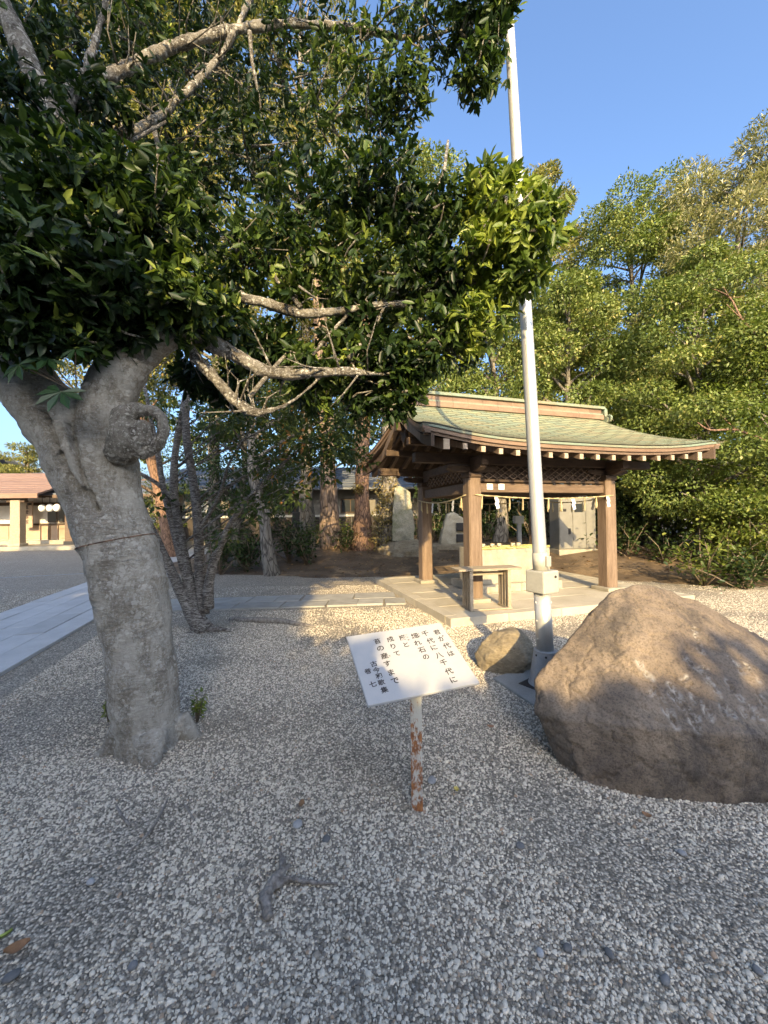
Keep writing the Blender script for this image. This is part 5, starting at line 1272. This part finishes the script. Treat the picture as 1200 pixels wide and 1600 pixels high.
bgtree('evergreen_tree', 'layered green tree with drooping sprays above pavilion eave tip', 1085, 10.0, 400, 800, 2.0, 56, 1097, M['leaf_bg'], M['bark_grey'], 0.091, 0.046, 16, 9, GR, 0.39, .5, .3)
bgtree('evergreen_tree', 'broad layered tree filling the right edge beside the pavilion', 1215, 9.2, 480, 850, 2.1, 49, 1097, M['leaf_fresh'], M['bark_grey'], 0.082, 0.046, 17, 9, GR, 0.39, .5, .3)
bgtree('evergreen_tree', 'shaded tree deep between pavilion roof and layered trees', 1010, 12.2, 520, 830, 1.9, 45, 1032, M['leaf_bg'], M['bark_grey'], 0.091, 0.046, 18, 9, GR, 0.46, .4, .3)
bgtree('evergreen_tree', 'tall tree beyond the frame edge behind silvery tree', 1290, 12.5, 300, 700, 2.4, 39, 1032, M['leaf_silver'], M['bark_grey'], 0.127, 0.037, 19, 9, GR, 0.56, .5)
GL = 'trees of the grove behind the leaning tree'
bgtree('grove_tree', 'tall golden leaved tree behind the crown of leaning tree', 470, 15.5, -160, 560, 2.8, 64, 864, M['leaf_gold'], M['bark_grey'], .12, .05, 21, 9, GL, .5, .45)
bgtree('grove_tree', 'tall olive tree behind the fork of leaning tree', 330, 12, -80, 600, 2.9, 60, 864, M['leaf_gold'], M['bark_grey'], .12, .05, 22, 9, GL, .5, .45)
bgtree('grove_tree', 'green tree standing between leaning tree crown and pavilion ridge', 655, 13.5, 250, 640, 1.9, 40, 800, M['leaf_bg'], M['bark_grey'], .12, .06, 23, 9, GL, .5, .5)
bgtree('grove_tree', 'sunlit tree seen through gaps above the curled branch', 150, 15, 60, 600, 3.1, 54, 864, M['leaf_gold'], M['bark_grey'], .13, .06, 24, 9, GL, .5, .45)
bgtree('grove_tree', 'golden tree filling the gaps behind the upper fork', 188, 10.5, -150, 560, 2.6, 56, 864, M['leaf_gold'], M['bark_grey'], .12, .05, 41, 9, GL, .5, .4)
bgtree('grove_tree', 'golden tree behind the middle of the crown', 560, 17, 330, 640, 2.6, 50, 792, M['leaf_gold'], M['bark_grey'], .13, .055, 42, 9, GL, .5, .45)
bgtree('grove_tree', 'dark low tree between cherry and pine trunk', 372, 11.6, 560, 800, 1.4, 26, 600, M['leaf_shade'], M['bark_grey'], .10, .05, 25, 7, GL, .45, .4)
bgtree('grove_tree', 'thin tree in shade beside the pine trunk', 476, 17.8, 380, 700, 1.9, 34, 700, M['leaf_bg'], M['bark_grey'], .12, .06, 26, 12, GL, .45, .4)
bgtree('pine_tree', 'yellow lit pine far behind the reddish roof', 40, 30, 690, 790, 2.6, 22, 420, M['leaf_gold'], M['bark_pine'], .22, .07, 27, 5, None, .3, .6)
bgtree('pine_tree', 'bright green pine behind the standing sign', 222, 17.5, 560, 820, 1.7, 24, 520, M['leaf_fresh'], M['bark_pine'], .13, .05, 28, 8, None, .4, .5, dx=-1.0)
bgtree('grove_tree', 'distant tree behind the small house', 330, 31, 560, 800, 4.2, 30, 420, M['leaf_bg'], M['bark_grey'], .28, .14, 29, 6, GL, .5, .5)
bgtree('grove_tree', 'distant tree behind the long house by the pavilion', 600, 27, 520, 790, 4.2, 34, 480, M['leaf_bg'], M['bark_grey'], .26, .13, 30, 6, GL, .5, .5)
bgtree('grove_tree', 'distant tree behind the long house and dark slab', 470, 28, 540, 790, 4.4, 34, 480, M['leaf_gold'], M['bark_grey'], .26, .13, 31, 6, GL, .5, .5)
bgtree('evergreen_tree', 'distant tree filling the gap behind the cabinet', 900, 20, 500, 820, 4.2, 45, 723, M['leaf_bg'], M['bark_grey'], 0.181, 0.092, 32, 6, GR, 0.56, .4)

nl_ = 2600; lx0 = rng.uniform(-7, 11, nl_); ly0 = rng.uniform(8.2, 16, nl_); lz0 = np.array([bz(a, b) + .012 for a, b in zip(lx0, ly0)]); ok_ = lz0 > .005
me = leaf_mesh('leaf_litter', np.stack([lx0, ly0, lz0], 1)[ok_], np.concatenate([rng.normal(0, 1, (ok_.sum(), 2)), rng.normal(0, .15, (ok_.sum(), 1))], 1), np.array([0, 0, 1.]) + rng.normal(0, .25, (ok_.sum(), 3)), .05 + .05 * rng.random(ok_.sum()), .03 + .03 * rng.random(ok_.sum()), rng.random(ok_.sum()), True)
o = link('leaf_litter', me, leafmat('litter', [(0, (.09, .05, .025)), (.6, (.22, .13, .06)), (1, (.36, .24, .11))], .1, .7)); o['kind'] = 'stuff'; o['label'] = 'dry brown leaves strewn over the earth bank'; o['category'] = 'leaf litter'

# bare-looking trunks between path and stele
def trunk_thing(name, label, pts, m, group=None, crown=None, leafm=None, ll=.1, lw=.05):
    return make_tree(name, label, crown or [], pts, leafm or M['leaf_bg'], m, ll, lw, group, limbs=bool(crown), seg=14)
trunk_thing('grey_tree', 'slender grey trunked tree at the edge of the earth bank', trunk_at(425, 900, 10.2, 640, 10, 6, None, -40), M['bark_grey'], None, LB([(380, 640, 10, .8, 600), (420, 590, 10.3, .9, 700), (450, 650, 10, .7, 500), (500, 620, 9.8, .8, 650), (545, 660, 9.6, .7, 600), (500, 700, 9.7, .6, 450), (590, 620, 10, .8, 650), (560, 580, 10.4, .9, 700), (460, 710, 9.8, .5, 300), (560, 710, 9.5, .35, 200)], .6, 1.2), M['leaf_shade'])
trunk_thing('pine_tree', 'thick pale plated pine trunk dappled by sun', trunk_at(518, 876, 13.4, 380, 14, 9, None, -20), M['bark_pine'], None, LB([(480, 450, 13, 1.2, 700), (540, 420, 13.5, 1.3, 700), (500, 380, 13.4, 1.2, 700)]), M['leaf_bg'])
trunk_thing('cedar_tree', 'reddish cedar trunk flaring at its base beside the stele', [(*P(566, 868, 13.0)[:2], bz(P(566, 868, 13.0).x, 13) - .1, .44)] + trunk_at(566, 868, 13.0, 500, 12, 9, None, 4)[1:], M['bark_cedar'], None, LB([(560, 500, 13, 1.2, 600), (600, 470, 13.2, 1.1, 600)]), M['leaf_bg'])
iv = LB([(604, 760, 12.9, .42, 420), (602, 800, 12.9, .40, 420), (598, 830, 12.9, .48, 460), (592, 858, 12.8, .55, 420), (612, 780, 13, .35, 300)], 1.1)
trunk_thing('ivy_tree', 'old trunk wrapped in tan sunlit ivy next to the stele', trunk_at(606, 864, 13.2, 600, 14, 10), M['bark_grey'], None, iv, M['leaf_ivy'], .08, .06)
plant('ivy_clump', 'yellow green ivy tuft clinging high on the cedar trunk', P(562, 775, 12.75), .45, .22, 260, .09, .06, M['leaf_ivy'], None, 'ivy', 8)
trunk_thing('leaning_pine', 'orange lit leaning pine trunk behind the cherry stems', [(*P(268, 866, 15.5)[:2], -.05, .36)] + [PR(262, 830, 15.5, 11), PR(252, 780, 15.5, 10), PR(238, 720, 15.5, 9), PR(225, 650, 15.5, 7)], M['bark_cedar'], None, LB([(220, 640, 15.5, 1.0, 500), (260, 600, 15.5, 1.1, 500), (200, 690, 15.3, .7, 300)]), M['leaf_fresh'])

# shrubs and undergrowth at the foot of the grove
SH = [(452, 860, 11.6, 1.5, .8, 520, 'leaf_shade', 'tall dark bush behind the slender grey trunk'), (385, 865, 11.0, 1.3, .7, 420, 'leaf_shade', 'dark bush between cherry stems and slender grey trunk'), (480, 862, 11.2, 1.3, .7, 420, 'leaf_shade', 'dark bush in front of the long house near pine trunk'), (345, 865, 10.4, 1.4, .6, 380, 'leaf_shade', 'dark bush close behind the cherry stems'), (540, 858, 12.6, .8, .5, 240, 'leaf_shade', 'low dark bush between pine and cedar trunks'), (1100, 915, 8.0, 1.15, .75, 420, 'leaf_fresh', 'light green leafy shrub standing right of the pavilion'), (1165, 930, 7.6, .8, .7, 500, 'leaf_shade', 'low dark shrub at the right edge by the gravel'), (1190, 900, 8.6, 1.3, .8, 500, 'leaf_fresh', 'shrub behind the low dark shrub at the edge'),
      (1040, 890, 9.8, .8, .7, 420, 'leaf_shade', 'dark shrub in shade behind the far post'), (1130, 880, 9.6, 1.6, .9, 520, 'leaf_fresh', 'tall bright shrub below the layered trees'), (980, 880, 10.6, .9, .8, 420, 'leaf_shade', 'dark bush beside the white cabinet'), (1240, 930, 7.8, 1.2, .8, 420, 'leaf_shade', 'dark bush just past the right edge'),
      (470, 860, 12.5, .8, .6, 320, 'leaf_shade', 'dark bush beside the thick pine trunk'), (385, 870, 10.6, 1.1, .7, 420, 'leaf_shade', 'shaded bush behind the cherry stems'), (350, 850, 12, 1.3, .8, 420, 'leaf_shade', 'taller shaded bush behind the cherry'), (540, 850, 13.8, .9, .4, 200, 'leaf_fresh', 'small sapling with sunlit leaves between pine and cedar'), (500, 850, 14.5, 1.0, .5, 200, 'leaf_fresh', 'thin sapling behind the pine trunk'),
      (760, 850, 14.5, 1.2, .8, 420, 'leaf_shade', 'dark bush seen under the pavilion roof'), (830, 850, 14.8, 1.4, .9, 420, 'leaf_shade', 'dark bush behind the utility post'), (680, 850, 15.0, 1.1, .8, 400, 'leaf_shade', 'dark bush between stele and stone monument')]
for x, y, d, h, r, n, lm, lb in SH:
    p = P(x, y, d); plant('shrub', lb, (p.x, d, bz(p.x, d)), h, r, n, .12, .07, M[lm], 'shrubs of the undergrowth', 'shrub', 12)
# dense shaded undergrowth closing the grove behind
def thicket(name, label, spots, leafm, ll, lw):
    B, D, U, T = lobes_to_leaves(spots, .2, .5, .2, .8)
    me = leaf_mesh('t', B, D, U, np.full(len(B), ll) * (.6 + .7 * rng.random(len(B))), np.full(len(B), lw), T); o = link(name, me, leafm); o['kind'] = 'stuff'; o['label'] = label; o['category'] = 'undergrowth'
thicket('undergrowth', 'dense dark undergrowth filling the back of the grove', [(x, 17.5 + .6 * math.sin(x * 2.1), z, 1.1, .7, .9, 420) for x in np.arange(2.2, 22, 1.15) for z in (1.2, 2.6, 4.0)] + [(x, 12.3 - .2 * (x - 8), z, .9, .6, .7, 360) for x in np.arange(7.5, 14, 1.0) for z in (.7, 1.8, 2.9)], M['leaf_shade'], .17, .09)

# dead twigs and bare branches among the leaves at the right
for pts, lb in (([(1200, 545, 8.6, 3), (1160, 500, 8.7, 2.4), (1140, 465, 8.8, 2), (1110, 450, 8.8, 1)], 'bare reddish branch slanting among leaves at the right edge'), ([(1200, 690, 7.9, 3), (1150, 672, 8, 2.4), (1110, 672, 8, 1.8), (1090, 660, 8, 1)], 'bare branch reaching in above the eave tip')):
    mb = MB(); limb(mb, TL(*pts), 5, 6, .2)
    for q in range(4):
        a = PR(*pts[1 + q % 2]); e = P(pts[1 + q % 2][0] - 25 + 15 * q, pts[1 + q % 2][1] - 25 + 8 * q, pts[1][2]); mb.tube([a[:3], e], [.012, .004], 5)
    o = mb.build('bare_branch', M['bark_cedar'], smooth=True); tag(o, lb, 'branch')

# ================================================================== trees behind the viewer that throw the shade
def shade_tree(x, y, zlo, ztop, r, npad, per, seed, ll=.30, lw=.17):
    lob = padcrown(x, y, zlo, ztop - .35, r, npad, per, .6, .45, (.8, 1.2), seed)
    make_tree('shade_tree', 'evergreen tree standing behind the viewer', lob, [(x, y, -.1, .3), (x, y, 2, .22), (x + .1, y, ztop * .6, .15), (x, y, ztop * .9, .05)], M['leaf_big'], M['bark_grey'], ll, lw, 'trees behind the viewer')
for k, x in enumerate((-22, -19, -16, -13.2, -10.4, -7.6, -5.0, -2.9)): shade_tree(x, -9 - (k % 2) * .8, .6, 12.4 - .35 * (k % 3), 1.9, 62, 175, 60 + k, .40, .24)
for k, (x, zt_) in enumerate(((-.95, 5.1), (.75, 4.42), (2.6, 4.5), (4.4, 4.75), (6.2, 4.9), (8.2, 5.2), (10.4, 5.6))): shade_tree(x, -8 + .3 * (k % 2), .5, zt_, 1.15, 44, 200, 80 + k, .27, .17)

shade_tree(-1.75, -9.4, .6, 7.3, .8, 40, 300, 97, .26, .15)
shade_tree(-1.6, -12.0, .6, 8.2, .8, 40, 300, 98, .26, .15)

# ================================================================== the person taking the picture
def skin(name, chains, m, parent, root=0, sub=1):
    """chains: lists of (x,y,z,r); joined where points coincide"""
    vs, es, rad, idx = [], [], [], {}
    for ch in chains:
        prev = None
        for x, y, z, r in ch:
            k = (round(x, 3), round(y, 3), round(z, 3))
            if k not in idx: idx[k] = len(vs); vs.append((x, y, z)); rad.append(r)
            if prev is not None: es.append((prev, idx[k]))
            prev = idx[k]
    me = bpy.data.meshes.new('t'); me.from_pydata(vs, es, []); o = bpy.data.objects.new('t', me); COL.objects.link(o)
    o.modifiers.new('skin', 'SKIN')
    for i, sv in enumerate(me.skin_vertices[0].data): sv.radius = (rad[i], rad[i]); sv.use_root = i == root
    sb = o.modifiers.new('sub', 'SUBSURF'); sb.levels = sub; sb.render_levels = sub
    dg = bpy.context.evaluated_depsgraph_get(); dg.update(); out = bpy.data.meshes.new_from_object(o.evaluated_get(dg))
    bpy.data.objects.remove(o); bpy.data.meshes.remove(me)
    return link(name, out, m, parent, smooth=True)
ps = thing('person', 'person in dark jacket holding up a phone, standing behind the viewer', 'person', (.09, -.34, 0), 0)
cloth = flat('jacket_cloth', (.03, .035, .05), .9); skinm = flat('skin_tone', (.45, .28, .20), .6); hairm = flat('hair', (.02, .017, .015), .6)
body = [[(0, 0, .90, .15), (0, 0, 1.08, .145), (0, .0, 1.24, .155), (0, 0, 1.335, .10), (0, .01, 1.40, .05), (0, .02, 1.45, .055)]]
for s_ in (-1, 1):
    body.append([(0, 0, .90, .15), (s_ * .09, 0, .82, .10), (s_ * .10, .01, .46, .062), (s_ * .10, -.01, .10, .042), (s_ * .10, .0, .045, .045), (s_ * .11, .13, .035, .034)])
    body.append([(0, 0, 1.335, .10), (s_ * .16, 0, 1.31, .062), (s_ * .21, .05, 1.08, .046), (s_ * .13 - .04, .24, 1.33, .036), (s_ * .05 - .055, .30, 1.45, .026)])
skin('body', body, cloth, ps)
mb = MB(); hv = []
A, Bn = 20, 16
for j in range(Bn + 1):
    for i in range(A):
        th_, ph = math.pi * j / Bn, 2 * math.pi * i / A; x, y, z = math.sin(th_) * math.cos(ph), math.sin(th_) * math.sin(ph), math.cos(th_)
        jaw = 1 - .22 * max(0, -z); x *= .076 * jaw; yy = y * .095 * (1 - .1 * max(0, -z)); zz2 = z * .115
        if y > .75 and abs(x) < .022: yy += .022 * math.exp(-((zz2 + .018) / .022) ** 2) * math.exp(-(x / .013) ** 2)
        if y > .6: yy -= .008 * (math.exp(-((zz2 - .01) / .014) ** 2) * math.exp(-((abs(x) - .03) / .014) ** 2)); yy += .004 * math.exp(-((zz2 + .055) / .010) ** 2) * math.exp(-(x / .025) ** 2)
        hv.append((x, yy + .02, zz2 + 1.535))
mb.add(hv, [(j * A + i, (j + 1) * A + i, (j + 1) * A + (i + 1) % A, j * A + (i + 1) % A) for j in range(Bn) for i in range(A)]).build('head', skinm, ps, smooth=True)
mb = MB()
for s_ in (-1, 1): mb.sphere((s_ * .078, .012, 1.53), .03, (.4, .7, 1.1))
mb.build('ears', skinm, ps, smooth=True)
mb = MB(); mb.sphere((0, .002, 1.565), .1, (.88, 1.02, .92)); mb.build('hair', hairm, ps, smooth=True)
for s_ in (-1, 1):
    hx = s_ * .05 - .055; hand = [[(hx, .30, 1.45, .022), (hx, .315, 1.475, .026), (hx, .318, 1.50, .024)]]
    for f_ in range(4): hand.append([(hx, .318, 1.50, .024), (hx + s_ * .012, .326, 1.478 + f_ * .019, .0085), (hx + s_ * .006, .334, 1.480 + f_ * .019, .008), (hx - s_ * .018, .334, 1.482 + f_ * .019, .007)])
    hand.append([(hx, .315, 1.475, .026), (hx - s_ * .012, .298, 1.49, .010), (hx - s_ * .03, .304, 1.505, .008)])
    skin('hand', hand, skinm, ps)
ph_ = thing('phone', 'black phone held upright by the person behind the viewer', 'phone', (.02, -.03, 1.44), 0)
MB().bb(-.03, .045, -.005, .004, .0, .155).build('case', M['black'], ph_, bevel=.003)
